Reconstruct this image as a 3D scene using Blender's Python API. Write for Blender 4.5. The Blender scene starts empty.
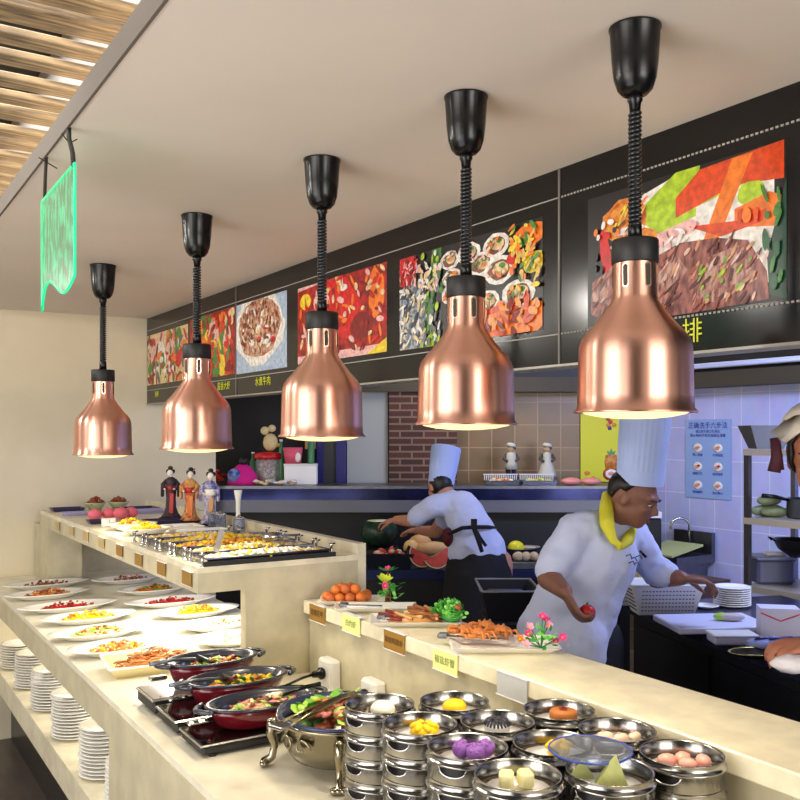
import bpy, bmesh, math, random
from mathutils import Vector, Matrix, Euler
rnd = random.Random(7)
SC = bpy.context.scene
COL = SC.collection
PI = math.pi
A = math.radians(32.3); SA, CA = math.sin(A), math.cos(A)
H = 1.6
RZ = -A

# ---------- placing helpers ----------
def wd(px, py, d):
    l = (px - 400) / 900 * d
    return Vector((d*SA + l*CA, d*CA - l*SA, H - (py - 434) / 900 * d))
def wz(px, py, z):
    return wd(px, py, (H - z) * 900 / (py - 434))
def wx(px, py, x):
    u = (px - 400) / 900
    return wd(px, py, x / (SA + u*CA))
def cam(lat, d, z=0):            # camera-aligned coordinates -> world
    return Vector((d*SA + lat*CA, d*CA - lat*SA, z))
def lat(px, d): return (px - 400) / 900 * d

# ---------- materials ----------
MATS = {}
def srgb(c):
    return tuple(((v/255)/12.92 if v/255 <= .04045 else ((v/255+.055)/1.055)**2.4) for v in c)
def mat(name, rgb, rough=.5, metal=0, emit=0, vary=0, scale=20, bump=0, spec=None, alpha=None, trans=0, coat=0, rgb2=None, stretch=None, aniso=0):
    if name in MATS: return MATS[name]
    m = bpy.data.materials.new(name); m.use_nodes = True
    nt = m.node_tree; b = nt.nodes['Principled BSDF']
    c = srgb(rgb) + (1,)
    b.inputs['Base Color'].default_value = c
    b.inputs['Roughness'].default_value = rough
    b.inputs['Metallic'].default_value = metal
    if spec is not None: b.inputs['Specular IOR Level'].default_value = spec
    if coat: b.inputs['Coat Weight'].default_value = coat; b.inputs['Coat Roughness'].default_value = .1
    if trans: b.inputs['Transmission Weight'].default_value = trans; b.inputs['IOR'].default_value = 1.2
    if aniso: b.inputs['Anisotropic'].default_value = aniso
    if emit:
        b.inputs['Emission Color'].default_value = c
        b.inputs['Emission Strength'].default_value = emit
    if vary or bump or rgb2:
        tc = nt.nodes.new('ShaderNodeTexCoord'); mp = nt.nodes.new('ShaderNodeMapping')
        nt.links.new(tc.outputs['Object'], mp.inputs['Vector'])
        if stretch: mp.inputs['Scale'].default_value = stretch
        n = nt.nodes.new('ShaderNodeTexNoise'); n.inputs['Scale'].default_value = scale; n.inputs['Detail'].default_value = 4
        nt.links.new(mp.outputs['Vector'], n.inputs['Vector'])
        if vary or rgb2:
            r = nt.nodes.new('ShaderNodeValToRGB')
            if rgb2: c1, c2 = c, srgb(rgb2) + (1,)
            else:
                c1 = tuple(min(1, v*(1+vary)) for v in c[:3]) + (1,); c2 = tuple(v*(1-vary) for v in c[:3]) + (1,)
            r.color_ramp.elements[0].position = .36; r.color_ramp.elements[1].position = .64
            r.color_ramp.elements[0].color = c1; r.color_ramp.elements[1].color = c2
            nt.links.new(n.outputs['Fac'], r.inputs['Fac']); nt.links.new(r.outputs['Color'], b.inputs['Base Color'])
        if bump:
            bp = nt.nodes.new('ShaderNodeBump'); bp.inputs['Strength'].default_value = bump; bp.inputs['Distance'].default_value = .004
            nt.links.new(n.outputs['Fac'], bp.inputs['Height']); nt.links.new(bp.outputs['Normal'], b.inputs['Normal'])
    MATS[name] = m
    return m
def tilemat(name, c1, c2, mortar, w, h, msize=.006, rough=.25, offset=0, axis='xz', bump=.3):
    m = bpy.data.materials.new(name); m.use_nodes = True; nt = m.node_tree; b = nt.nodes['Principled BSDF']
    tc = nt.nodes.new('ShaderNodeTexCoord'); sp = nt.nodes.new('ShaderNodeSeparateXYZ'); cb = nt.nodes.new('ShaderNodeCombineXYZ')
    nt.links.new(tc.outputs['Object'], sp.inputs[0])
    nt.links.new(sp.outputs[axis[0].upper()], cb.inputs[0]); nt.links.new(sp.outputs[axis[1].upper()], cb.inputs[1])
    br = nt.nodes.new('ShaderNodeTexBrick'); br.inputs['Scale'].default_value = 1
    br.offset = offset; br.inputs['Brick Width'].default_value = w; br.inputs['Row Height'].default_value = h
    br.inputs['Mortar Size'].default_value = msize; br.inputs['Mortar Smooth'].default_value = .1
    br.inputs['Color1'].default_value = srgb(c1)+(1,); br.inputs['Color2'].default_value = srgb(c2)+(1,); br.inputs['Mortar'].default_value = srgb(mortar)+(1,)
    nt.links.new(cb.outputs[0], br.inputs['Vector'])
    n = nt.nodes.new('ShaderNodeTexNoise'); n.inputs['Scale'].default_value = 9; n.inputs['Detail'].default_value = 5
    nt.links.new(tc.outputs['Object'], n.inputs['Vector'])
    mx = nt.nodes.new('ShaderNodeMix'); mx.data_type = 'RGBA'; mx.blend_type = 'MULTIPLY'; mx.inputs['Factor'].default_value = .35
    nt.links.new(br.outputs['Color'], mx.inputs[6]); nt.links.new(n.outputs['Color'], mx.inputs[7])
    hs = nt.nodes.new('ShaderNodeHueSaturation'); hs.inputs['Saturation'].default_value = .9; hs.inputs['Value'].default_value = 1.2
    nt.links.new(mx.outputs[2], hs.inputs['Color']); nt.links.new(hs.outputs[0], b.inputs['Base Color'])
    bp = nt.nodes.new('ShaderNodeBump'); bp.inputs['Strength'].default_value = bump; bp.inputs['Distance'].default_value = .003; bp.invert = True
    nt.links.new(br.outputs['Fac'], bp.inputs['Height']); nt.links.new(bp.outputs['Normal'], b.inputs['Normal'])
    b.inputs['Roughness'].default_value = rough
    MATS[name] = m
    return m

def plain_mortar(name, c1, mortar, w, h, ms, rough, axis):
    return tilemat(name, c1, tuple(max(0, v-8) for v in c1), mortar, w, h, ms, rough, 0, axis)

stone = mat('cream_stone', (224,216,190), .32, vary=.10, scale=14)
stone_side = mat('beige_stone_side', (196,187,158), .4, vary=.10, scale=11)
wallpaint = mat('cream_wall_paint', (222,212,186), .7, vary=.05, scale=3)
ceilpaint = mat('ceiling_paint', (226,217,208), .85, vary=.02, scale=2.5)
copper = bpy.data.materials.new('spun_copper'); copper.use_nodes=True
_nt=copper.node_tree; _b=_nt.nodes['Principled BSDF']
_b.inputs['Base Color'].default_value=srgb((240,184,162))+(1,); _b.inputs['Metallic'].default_value=1; _b.inputs['Roughness'].default_value=.33
_b.inputs['Anisotropic'].default_value=.8; _b.inputs['Anisotropic Rotation'].default_value=.25
_tg=_nt.nodes.new('ShaderNodeTangent'); _tg.direction_type='RADIAL'; _tg.axis='Z'; _nt.links.new(_tg.outputs[0],_b.inputs['Tangent'])
blackpl = mat('black_plastic', (12,12,14), .25, spec=.35)
blackmt = mat('black_matt', (22,22,24), .5)
glow = mat('warm_lamp_lens', (255,226,165), .4, emit=1.0)
steel = mat('stainless_steel', (196,196,196), .2, 1, vary=.06, scale=40)
steeld = mat('dull_steel', (120,122,130), .38, 1, vary=.1, scale=20)
steelin = mat('steamer_inside_steel', (112,100,90), .55, .8, vary=.1, scale=40)
porc = mat('white_porcelain', (244,242,236), .18)
maroon = mat('maroon_enamel', (98,16,26), .15, coat=.6)
navyenam = mat('grey_blue_enamel', (44,48,62), .22, coat=.4)
glassblk = mat('black_ceramic_glass', (14,8,10), .06)
dark = mat('near_black_plain', (12,12,16), .5)
darkblue = mat('dark_navy_steel', (40,46,86), .3, .5)
white = mat('white_plastic', (228,228,226), .4)
skin = mat('warm_skin', (176,122,94), .5, vary=.05, scale=30)
hair = mat('black_hair', (14,11,11), .45, bump=.4, scale=120)
cloth_w = mat('white_chef_cotton', (196,203,234), .85, bump=.35, scale=16)
hatcloth = mat('chef_hat_cotton', (178,196,244), .85)
black_cloth = mat('black_apron_cloth', (14,13,18), .85)

# ---------- mesh builder ----------
def ico(sub=1):
    bm = bmesh.new(); bmesh.ops.create_icosphere(bm, subdivisions=sub, radius=1)
    v = [tuple(x.co) for x in bm.verts]; f = [tuple(q.index for q in p.verts) for p in bm.faces]
    bm.free(); return v, f
ICO = {1: ico(1), 2: ico(2), 3: ico(3)}
class MB:
    def __init__(s): s.v=[]; s.f=[]; s.mi=[]; s.sm=[]; s.mats=[]
    def m(s, material):
        if material is None:
            return 0
        if material not in s.mats: s.mats.append(material)
        return s.mats.index(material)
    def add(s, vs, fs, material=None, smooth=False, M=None):
        o = len(s.v); k = s.m(material)
        for p in vs:
            p = Vector(p)
            if M is not None: p = M @ p
            s.v.append(p)
        for f in fs: s.f.append(tuple(o+i for i in f)); s.mi.append(k); s.sm.append(smooth)
        return s
    def box(s, lo, hi, material=None, M=None, bev=0):
        x0,y0,z0 = lo; x1,y1,z1 = hi
        if bev:
            b = min(bev, (x1-x0)*.45, (y1-y0)*.45, (z1-z0)*.45)
            poly = [(x0+b,y0),(x1-b,y0),(x1,y0+b),(x1,y1-b),(x1-b,y1),(x0+b,y1),(x0,y1-b),(x0,y0+b)]
            inn = [(min(max(x,x0+b),x1-b), min(max(y,y0+b),y1-b)) for x,y in poly]
            rings = [[(x,y,z0) for x,y in inn], [(x,y,z0+b) for x,y in poly], [(x,y,z1-b) for x,y in poly], [(x,y,z1) for x,y in inn]]
            # inner rings collapse to four corners; keep as slim quads
            vs = [p for r in rings for p in r]; n = 8
            fs = [tuple(range(n-1,-1,-1)), tuple(range(3*n,4*n))]
            for r in range(3):
                for i in range(n): fs.append((r*n+i, r*n+(i+1)%n, (r+1)*n+(i+1)%n, (r+1)*n+i))
            return s.add(vs, fs, material, False, M)
        vs = [(x0,y0,z0),(x1,y0,z0),(x1,y1,z0),(x0,y1,z0),(x0,y0,z1),(x1,y0,z1),(x1,y1,z1),(x0,y1,z1)]
        fs = [(0,3,2,1),(4,5,6,7),(0,1,5,4),(1,2,6,5),(2,3,7,6),(3,0,4,7)]
        return s.add(vs, fs, material, False, M)
    def cbox(s, c, size, material=None, rz=0, bev=0):
        M = Matrix.Translation(c) @ Matrix.Rotation(rz, 4, 'Z')
        h = [v/2 for v in size]
        return s.box((-h[0],-h[1],-h[2]), (h[0],h[1],h[2]), material, M, bev)
    def lathe(s, prof, seg=24, c=(0,0,0), material=None, sx=1, sy=1, smooth=True, M=None):
        vs=[]; fs=[]; rows=[]
        for r,z in prof:
            if abs(r) < 1e-6: rows.append([len(vs)]); vs.append((c[0],c[1],c[2]+z))
            else:
                row=[]
                for i in range(seg):
                    a=2*PI*i/seg; row.append(len(vs)); vs.append((c[0]+r*sx*math.cos(a), c[1]+r*sy*math.sin(a), c[2]+z))
                rows.append(row)
        for a,b in zip(rows, rows[1:]):
            if len(a)==1 and len(b)==1: continue
            for i in range(seg):
                j=(i+1)%seg
                if len(a)==1: fs.append((a[0], b[j], b[i]))
                elif len(b)==1: fs.append((a[i], a[j], b[0]))
                else: fs.append((a[i], a[j], b[j], b[i]))
        return s.add(vs, fs, material, smooth, M)
    def tube(s, pts, r, seg=8, material=None, cap=True, smooth=True):
        pts=[Vector(p) for p in pts]; n=len(pts)
        rs = r if isinstance(r,(list,tuple)) else [r]*n
        vs=[]; fs=[]; up=None
        for i,p in enumerate(pts):
            t = (pts[min(i+1,n-1)] - pts[max(i-1,0)]).normalized()
            if up is None:
                up = t.orthogonal().normalized()
            else:
                up = (up - t*up.dot(t))
                up = up.normalized() if up.length>1e-6 else t.orthogonal().normalized()
            w = t.cross(up)
            for k in range(seg):
                a=2*PI*k/seg; vs.append(p + (up*math.cos(a)+w*math.sin(a))*rs[i])
        for i in range(n-1):
            for k in range(seg):
                j=(k+1)%seg; fs.append((i*seg+k, i*seg+j, (i+1)*seg+j, (i+1)*seg+k))
        if cap: fs.append(tuple(range(seg-1,-1,-1))); fs.append(tuple(range((n-1)*seg, n*seg)))
        return s.add(vs, fs, material, smooth)
    def ball(s, c, r, material=None, sub=2, jit=0, rot=None, smooth=True):
        v,f = ICO[sub]; r3 = r if isinstance(r,(list,tuple)) else (r,r,r)
        M = Matrix.Translation(c) @ ((rot.to_matrix().to_4x4()) if rot else Matrix.Identity(4))
        vs=[(x*r3[0]*(1+rnd.uniform(-jit,jit)), y*r3[1]*(1+rnd.uniform(-jit,jit)), z*r3[2]*(1+rnd.uniform(-jit,jit))) for x,y,z in v]
        return s.add(vs, f, material, smooth, M)
    def prism(s, poly, z0, z1, material=None, M=None, smooth=False):
        n=len(poly)
        vs=[(x,y,z0) for x,y in poly]+[(x,y,z1) for x,y in poly]
        fs=[tuple(range(n-1,-1,-1)), tuple(range(n,2*n))]+[(i,(i+1)%n,n+(i+1)%n,n+i) for i in range(n)]
        return s.add(vs, fs, material, smooth, M)
    def leaf(s, c, l, w, rot, material=None, cup=.2):
        vs=[(0,0,0),(l*.35,w*.5,l*cup*.3),(l*.35,-w*.5,l*cup*.3),(l*.75,w*.42,l*cup*.8),(l*.75,-w*.42,l*cup*.8),(l,0,l*cup),(l*.4,0,0),(l*.75,0,l*cup*.5)]
        fs=[(0,2,6),(0,6,1),(1,6,7,3),(2,4,7,6),(3,7,5),(4,5,7)]
        return s.add(vs, fs, material, True, Matrix.Translation(c) @ rot.to_matrix().to_4x4())
    def build(s, name, material=None, parent=None):
        used=sorted({i for f in s.f for i in f}); mp={j:i for i,j in enumerate(used)}
        me = bpy.data.meshes.new(name); me.from_pydata([tuple(s.v[j]) for j in used], [], [tuple(mp[i] for i in f) for f in s.f])
        ms = s.mats if s.mats else [material]
        for q in ms: me.materials.append(q)
        for p,k,sm in zip(me.polygons, s.mi, s.sm): p.material_index = k; p.use_smooth = sm
        me.update()
        o = bpy.data.objects.new(name, me); COL.objects.link(o)
        if parent is not None: o.parent = parent
        return o

def tag(o, label=None, cat=None, group=None, kind=None):
    if label: o['label']=label
    if cat: o['category']=cat
    if group: o['group']=group
    if kind: o['kind']=kind
    return o
def thing(name, label, cat, loc=(0,0,0), rz=0, group=None, sc=None):
    o = bpy.data.objects.new(name, None); COL.objects.link(o); o.empty_display_size=.05
    o.location=loc; o.rotation_euler=(0,0,rz)
    if sc: o.scale=(sc,sc,sc)
    return tag(o,label,cat,group)
def place(o, loc, rz=0):
    o.location=loc; o.rotation_euler=(0,0,rz); return o
KIDS = lambda r: [c for c in COL.objects if c.parent == r]
def dup(root, loc, rz=0, label=None, group=None, scale=None):
    def cp(o, par):
        c=o.copy(); COL.objects.link(c)
        if par is not None: c.parent=par
        for ch in KIDS(o): cp(ch, c)
        return c
    r = cp(root, None); r.location=loc; r.rotation_euler=(0,0,rz)
    if label: r['label']=label
    if group: r['group']=group
    if scale: r.scale=(scale,)*3
    return r
def struct(name, mb, m, label=None, cat=None):
    o = mb.build(name, m); o['kind']='structure'
    if label: o['label']=label
    if cat: o['category']=cat
    return o
def text(name, body, size, m, parent, loc, rot, ext=.0004, alignx='CENTER'):
    cu = bpy.data.curves.new(name,'FONT'); cu.body=body; cu.size=size; cu.align_x=alignx; cu.align_y='CENTER'; cu.extrude=ext
    cu.resolution_u=2; cu.materials.append(m)
    q=bpy.data.objects.new(name+'_outline',cu); COL.objects.link(q)
    bpy.context.view_layer.update()
    me=bpy.data.meshes.new_from_object(q.evaluated_get(bpy.context.evaluated_depsgraph_get())); me.name=name
    bpy.data.objects.remove(q); bpy.data.curves.remove(cu)
    o=bpy.data.objects.new(name,me); COL.objects.link(o); o.parent=parent; o.location=loc; o.rotation_euler=rot
    return o
def curve_arc(c, r, a0, a1, n=10, ax='xy', sx=1, sy=1):
    out=[]
    for i in range(n+1):
        a=a0+(a1-a0)*i/n; u,v=r*sx*math.cos(a), r*sy*math.sin(a)
        out.append((c[0]+u, c[1]+v, c[2]) if ax=='xy' else ((c[0]+u, c[1], c[2]+v) if ax=='xz' else (c[0], c[1]+u, c[2]+v)))
    return out

# heap of chopped food, ONE stuff object
def heap(name, label, cat, loc, rx, ry, h, mats, n, size, rz=0, flat=.6, long=1.0, group=None):
    b = MB()
    for i in range(n):
        a=rnd.uniform(0,2*PI); q=math.sqrt(rnd.random()); x=rx*q*math.cos(a); y=ry*q*math.sin(a)
        z=h*(1-q*q)*rnd.uniform(.5,1)+size*.75
        s_=size*rnd.uniform(.6,1.25)
        b.ball((x,y,z), (s_*long, s_*rnd.uniform(.5,.9), s_*flat), rnd.choice(mats), 1, .25, Euler((rnd.uniform(-.5,.5),rnd.uniform(-.5,.5),rnd.uniform(0,6.28))), smooth=rnd.random()<.6)
    b.lathe([(0,0),(.9,0),(.85,size*.3),(.6,h*.4+size*.2),(0,h*.62+size*.2)],16,sx=rx,sy=ry,material=mats[0])
    o=b.build(name); place(o, loc, rz)
    return tag(o,label,cat,group,'stuff')
def fmat(n, c, r=.4, **k): return mat(n, c, r, **k)
f_red=fmat('food_red',(186,34,30)); f_dred=fmat('food_dark_red',(130,24,22)); f_or=fmat('food_orange',(226,122,36)); f_yel=fmat('food_yellow',(246,206,20))
f_br=fmat('food_brown',(142,84,42)); f_tan=fmat('food_tan',(206,150,90)); f_cream=fmat('food_cream',(236,214,160)); f_gr=fmat('food_green',(104,168,42))
f_dgr=fmat('food_dark_green',(44,86,30)); f_pink=fmat('food_pink',(238,150,140)); f_wh=fmat('food_white',(244,240,228)); f_lg=fmat('food_light_green',(172,214,84))
f_meat=fmat('food_cooked_meat',(148,70,44)); f_purple=fmat('purple_bun_dough',(146,92,176),.6,bump=.3,scale=60)
# ================= ROOM =================
CEIL=2.255; YB=5.1
b=MB().box((-4,-4,-.05),(5.2,7.5,0)); struct('floor', b, mat('brown_floor',(92,82,78),.35,vary=.15,scale=5,stretch=(4,1,1)))
b=MB().box((-4,YB,0),(1.93,YB+.12,3.0)); struct('wall_back', b, wallpaint)
# low ceiling over the buffet and kitchen, with its dropped edge on the left
b=MB().box((.43,-4,CEIL),(2.9,YB,CEIL+.045)); struct('ceiling', b, ceilpaint)
b=MB().box((2.9,-4,2.45),(5.2,7.5,2.5)).box((1.9,YB,2.4),(2.9,7.5,2.5)); struct('ceiling_kitchen', b, dark)
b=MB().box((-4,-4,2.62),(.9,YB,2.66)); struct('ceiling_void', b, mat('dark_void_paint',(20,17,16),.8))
struct('trim_edge_shade',MB().box((.424,-4,CEIL-.002),(.43,YB,CEIL+.047)),mat('taupe_edge_shade',(102,94,86),.8))  # added strip, the ceiling edge's shade is put into its darker colour
# grey board on the ledge above the ceiling edge, wooden slats and light strip in the cove
b=MB().box((.50,-1,CEIL+.045),(.52,YB,2.62)); struct('trim_1', b, mat('cove_board_grey',(150,148,146),.7))
slatm=mat('pale_wood_slat',(158,134,100),.7,scale=9,stretch=(1,9,9),rgb2=(82,66,52))
y=.9
slat0=None
SY=[]
while y<4.6:
    w=rnd.choice([.055,.06,.07,.08]); SY.append((y,w)); y+=w+rnd.choice([.04,.055,.065,.075])
for i,(yy,w) in enumerate(SY):
    b=MB()
    n=5; L=1.05; x0=-.55
    for k in range(n):
        pass
    b.box((x0,-w/2,0),(.50,w/2,.018),bev=.003)
    o=b.build('wood_slat',slatm); place(o,(0,yy,2.38))
    tag(o,'pale wooden ceiling slat lit at its end by the cove light','slat','wooden slats of the open ceiling')
    o['kind']='thing'
b=MB().box((.475,.6,CEIL+.045),(.49,4.9,CEIL+.06)); o=b.build('light_strip',mat('cove_led',(255,230,184),.5,emit=4.5))
tag(o,'warm light strip lying on the ceiling edge behind the slats','light')
struct('trim_6',MB().box((.1,.7,2.399),(.13,4.8,2.62)).box((-.4,.7,2.399),(-.37,4.8,2.62)),mat('dark_batten',(26,22,20),.8))
# bulkhead menu board
b=MB().box((1.52,-1.5,1.772),(1.60,YB,CEIL)); struct('wall_bulkhead', b, mat('gloss_black_panel',(16,16,18),.16,vary=.2,scale=3,bump=.06))
def menu(name,label,kids): pass
lace=mat('panel_fine_line',(168,166,160),.5)
t=thing('menu_board_lines','thin pale dotted lines running along the black menu board','trim',(1.5185,0,0)); t['kind']='structure'
b=MB()
yy=.3
while yy<1.66:
    b.box((-.001,yy,2.181),(0.001,yy+.006,2.185)).box((-.001,yy,1.845),(0.001,yy+.006,1.849)); yy+=.011
b.build('dotted_line',lace,t)
b=MB().box((-.001,1.667,2.182),(0.001,YB,2.185)).box((-.001,1.667,1.845),(.001,YB,1.848)); b.build('fine_line',lace,t)
b=MB()
for q in (1.667, 3.763): b.box((-.0015,q-.003,1.772),(.001,q+.003,CEIL))
b.build('seam',mat('seam_grey',(120,116,112),.4),t)
b=MB().box((-.004,-1.5,1.766),(.07,YB,1.772)); b.build('edge_trim',mat('trim_alu',(170,168,160),.4,.6),t)

def yx(px,x=1.52):
    u=(px-400)/900; return x*(CA-SA*u)/(SA+CA*u)
# flat printed food pictures: local u to the right as seen (decreasing y), v up
def sprinkle(n,box,mats,ru,rv,rot=None,inside=None):
    out=[]
    while len(out)<n:
        u,v=rnd.uniform(box[0],box[2]),rnd.uniform(box[1],box[3])
        if inside and not inside(u,v): continue
        out.append(('e',rnd.choice(mats),(u,v,ru*rnd.uniform(.5,1.4),rv*rnd.uniform(.5,1.4),(rot if rot is not None else rnd.uniform(0,3.1))+rnd.uniform(-.3,.3))))
    return out
def picture(label, pa, pb, z0, z1, bg, shapes, x=1.5195):
    ya,yb=yx(pa),yx(pb); W=ya-yb; Hh=z1-z0
    b=MB(); 
    def V(u,v,k): return (-.0004*k, -u*W, v*Hh)
    b.add([V(0,0,0),V(1,0,0),V(1,1,0),V(0,1,0)],[(0,1,2,3)],bg)
    for k,(kind,c,args) in enumerate(shapes,1):
        k=k*.05+1
        if kind=='e':
            cu,cv,ru,rv=args[:4]; rot=args[4] if len(args)>4 else 0; n=14; ps=[]
            for i in range(n):
                a=2*PI*i/n; j=1+rnd.uniform(-.08,.08); p,q=ru*W*math.cos(a)*j, rv*Hh*math.sin(a)*j
                p,q=p*math.cos(rot)-q*math.sin(rot), p*math.sin(rot)+q*math.cos(rot)
                ps.append(V(min(max(cu+p/W,0),1),min(max(cv+q/Hh,0),1),k))
            b.add(ps,[tuple(range(n))],c)
        else:
            b.add([V(u,v,k) for u,v in args],[tuple(range(len(args)))],c)
    o=b.build('food_picture'); o.location=(x,ya,z0)
    return tag(o,label,'picture',None,'thing')
G=lambda n,c,**k: mat('print_'+n,c,.3,**(k or dict(vary=.22,scale=55)))
pr_red=G('red',(206,28,30)); pr_dred=G('dark_red',(130,22,24)); pr_or=G('orange',(238,120,30)); pr_dor=G('deep_orange',(214,70,20)); pr_yel=G('yellow',(238,206,50))
pr_wh=G('white',(232,228,222)); pr_gr=G('green',(70,130,50)); pr_dg=G('dark_green',(18,66,44)); pr_lg=G('lime',(170,200,40)); pr_br=G('brown',(120,70,52)); pr_pk=G('pink',(232,180,178))
pr_gry=G('grey',(96,104,112)); pr_blk=G('black',(16,14,16)); pr_cr=G('cream',(226,200,150)); pr_bl=G('pale_blue',(170,190,214))
pr_steak=G('steak',(172,104,92),vary=.1,scale=26,rgb2=(92,30,30),stretch=(1,3,1)); pr_steak2=G('steak_highlight',(210,170,156),scale=34,rgb2=(120,50,46),stretch=(1,2.6,1))
pr_pas=G('pasta',(238,160,50),scale=50,rgb2=(190,90,20)); pr_meat=G('stew',(150,60,46),scale=50,rgb2=(214,180,150)); pr_chili=G('chili',(196,30,26),scale=40,rgb2=(110,14,20))
pr_sea=G('seafood',(70,78,90),scale=55,rgb2=(190,198,204))
S=[('p',pr_wh,[(.2,.4),(.95,.4),(.95,.78),(.5,.98),(.3,.9)]),('e',pr_wh,(.38,.62,.2,.3)),('e',pr_pk,(.5,.6,.12,.06)),('p',pr_lg,[(.4,.8),(.7,.9),(.85,.8),(.6,.72)]),('p',pr_lg,[(.28,.78),(.5,1),(.62,1),(.6,.66),(.4,.6)]),
   ('e',pr_pas,(.22,.76,.13,.16)),('e',pr_pas,(.3,.56,.13,.12)),('e',pr_wh,(.25,.68,.09,.03)),
   ('p',pr_dor,[(.5,.68),(.78,.8),(.99,.76),(.99,1),(.62,.97),(.5,.82)]),('p',pr_or,[(.62,.42),(.7,.44),(.86,.98),(.77,.98)]),
   ('e',pr_lg,(.85,.72,.06,.08)),('p',pr_or,[(.78,.52),(.97,.47),(.98,.66),(.93,.7),(.78,.64)]),('p',pr_dor,[(.56,.6),(.8,.56),(.92,.6),(.9,.52),(.72,.48)]),
   ('p',pr_wh,[(.72,.46),(.99,.38),(.93,.12),(.8,.3)]),('p',pr_dg,[(.92,.3),(1,.76),(1,0),(.93,.05)]),
   ('e',pr_dred,(.12,.48,.035,.2,.3)),('e',pr_red,(.11,.56,.03,.18,.2)),
   ('p',pr_steak,[(.02,.1),(.03,.34),(.14,.42),(.24,.36),(.4,.44),(.52,.5),(.7,.48),(.84,.42),(.92,.2),(.93,.02),(.6,0),(.3,0),(.12,.02)]),
   ('p',pr_steak2,[(.02,.2),(.05,.36),(.14,.4),(.12,.16)]),('p',pr_steak2,[(.3,.06),(.34,.3),(.5,.44),(.56,.3),(.42,.08)]),('p',pr_steak2,[(.6,.1),(.66,.36),(.8,.4),(.88,.16),(.7,.04)]),
   ]
stk=lambda u,v: (v<.42 and u>.04 and u<.92 and v<.36+.1*math.sin(u*3.4)) or (.3<u<.8 and v<.46)
ps1=G('steak_pale',(222,190,178)); ps2=G('steak_rust',(150,76,62)); ps3=G('steak_dark',(84,36,34)); ps4=G('steak_rose',(190,120,108)); ps5=G('steak_tan',(206,150,110))
S+=sprinkle(150,(.02,.02,.93,.46),[ps1,ps2,ps3,ps3,ps4,ps2,ps5],.028,.011,.9,stk)
S+=sprinkle(16,(.62,.06,.86,.34),[G('herb',(120,150,70)),pr_lg,ps5],.02,.012,.8,stk)
S+=sprinkle(34,(.16,.46,.34,.9),[pr_yel,pr_or,G('straw',(250,196,90)),pr_br],.03,.008,.8)
S+=sprinkle(12,(.9,.1,.99,.7),[pr_gr,G('leaf_deep',(24,90,50))],.03,.02)
S+=sprinkle(10,(.42,.5,.6,.62),[pr_wh,pr_pk],.03,.02)
S+=sprinkle(12,(.04,.42,.2,.78),[pr_red,pr_wh,pr_or,pr_blk],.014,.03,1.2)
S+=[('e',pr_or,(.84,.58,.02,.05)),('e',pr_dor,(.88,.57,.01,.05)),('e',pr_dor,(.81,.585,.01,.045))]
picture('food print of grilled steak with carrots and pasta, rightmost on the black board',588,787,1.853,2.156,pr_blk,S)
S=[('p',pr_red,[(0,.7),(0,1),(.12,1),(.14,.68)]),('p',pr_sea,[(0,0),(0,.66),(.2,.74),(.24,.3),(.2,0)]),('p',pr_gr,[(.2,.1),(.26,.2),(.34,1),(.27,1)]),('p',pr_lg,[(.16,0),(.28,0),(.3,.2)])]
for (u,v,r) in ((.62,.72,.09),(.72,.86,.085),(.74,.62,.1),(.55,.56,.08),(.42,.66,.07),(.42,.5,.08),(.66,.34,.09),(.86,.36,.1),(.4,.84,.07),(.54,.86,.08)):
    rv=r*1.35
    S+= [('e',pr_wh,(u,v,r,rv)),('e',pr_br,(u,v,r*.72,rv*.7)),('e',pr_cr,(u+.01,v+.01,r*.5,rv*.5)),('e',pr_gr,(u+.02,v+.04,r*.22,rv*.2))]
S+=[('e',pr_red,(.84,.7,.05,.07)),('e',pr_or,(.94,.88,.1,.1)),('e',pr_yel,(.95,.62,.07,.1)),('e',pr_gr,(.86,.82,.05,.05)),('e',pr_dor,(.62,.08,.1,.12)),('e',pr_or,(.76,.09,.12,.12)),('e',pr_or,(.95,.14,.09,.14)),('e',pr_dor,(.76,.24,.1,.05))]
S+=sprinkle(120,(.01,.02,.22,.66),[pr_wh,pr_gry,G('shell_blue',(120,134,156)),G('shell_dark',(50,56,70)),pr_cr],.022,.02)
S+=sprinkle(50,(.01,.7,.16,.98),[pr_red,pr_dred,pr_pk],.02,.014)
S+=sprinkle(50,(.2,.04,.36,.96),[pr_gr,pr_lg,pr_wh,pr_gry],.016,.03,1.3)
S+=sprinkle(36,(.16,.6,.34,.86),[pr_wh,pr_pk,pr_cr],.02,.02)
S+=sprinkle(60,(.5,.02,.99,.3),[pr_or,pr_dor,G('salmon',(240,150,70)),pr_dred],.03,.03)
S+=sprinkle(60,(.82,.4,.99,.98),[pr_yel,pr_or,pr_gr,G('noodle',(220,180,90))],.02,.02)
for (u,v) in ((.62,.72),(.72,.86),(.74,.62),(.55,.56),(.42,.66),(.42,.5),(.66,.34),(.86,.36),(.4,.84),(.54,.86)): S+=sprinkle(9,(u-.045,v-.06,u+.045,v+.06),[pr_gr,pr_or,pr_cr,pr_br,pr_pk],.014,.014)
picture('food print of sushi rolls and shellfish, second from the right on the black board',400,543,1.863,2.15,pr_blk,S)
S=[('p',pr_chili,[(0,.1),(0,.95),(.4,1),(1,1),(1,.1)]),('e',pr_red,(.45,.8,.2,.2)),('e',pr_pk,(.3,.74,.1,.14)),('e',pr_red,(.6,.5,.16,.26)),('e',pr_yel,(.1,.8,.07,.1)),('e',pr_wh,(.55,.85,.05,.04)),('e',pr_or,(.9,.7,.08,.3)),('e',pr_dred,(.75,.35,.12,.16)),('p',pr_yel,[(.8,0),(1,.0),(1,.16)])]
S+=sprinkle(110,(.02,.1,.98,.98),[pr_red,pr_dred,pr_or,pr_chili,pr_cr,pr_pk],.035,.03)
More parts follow.
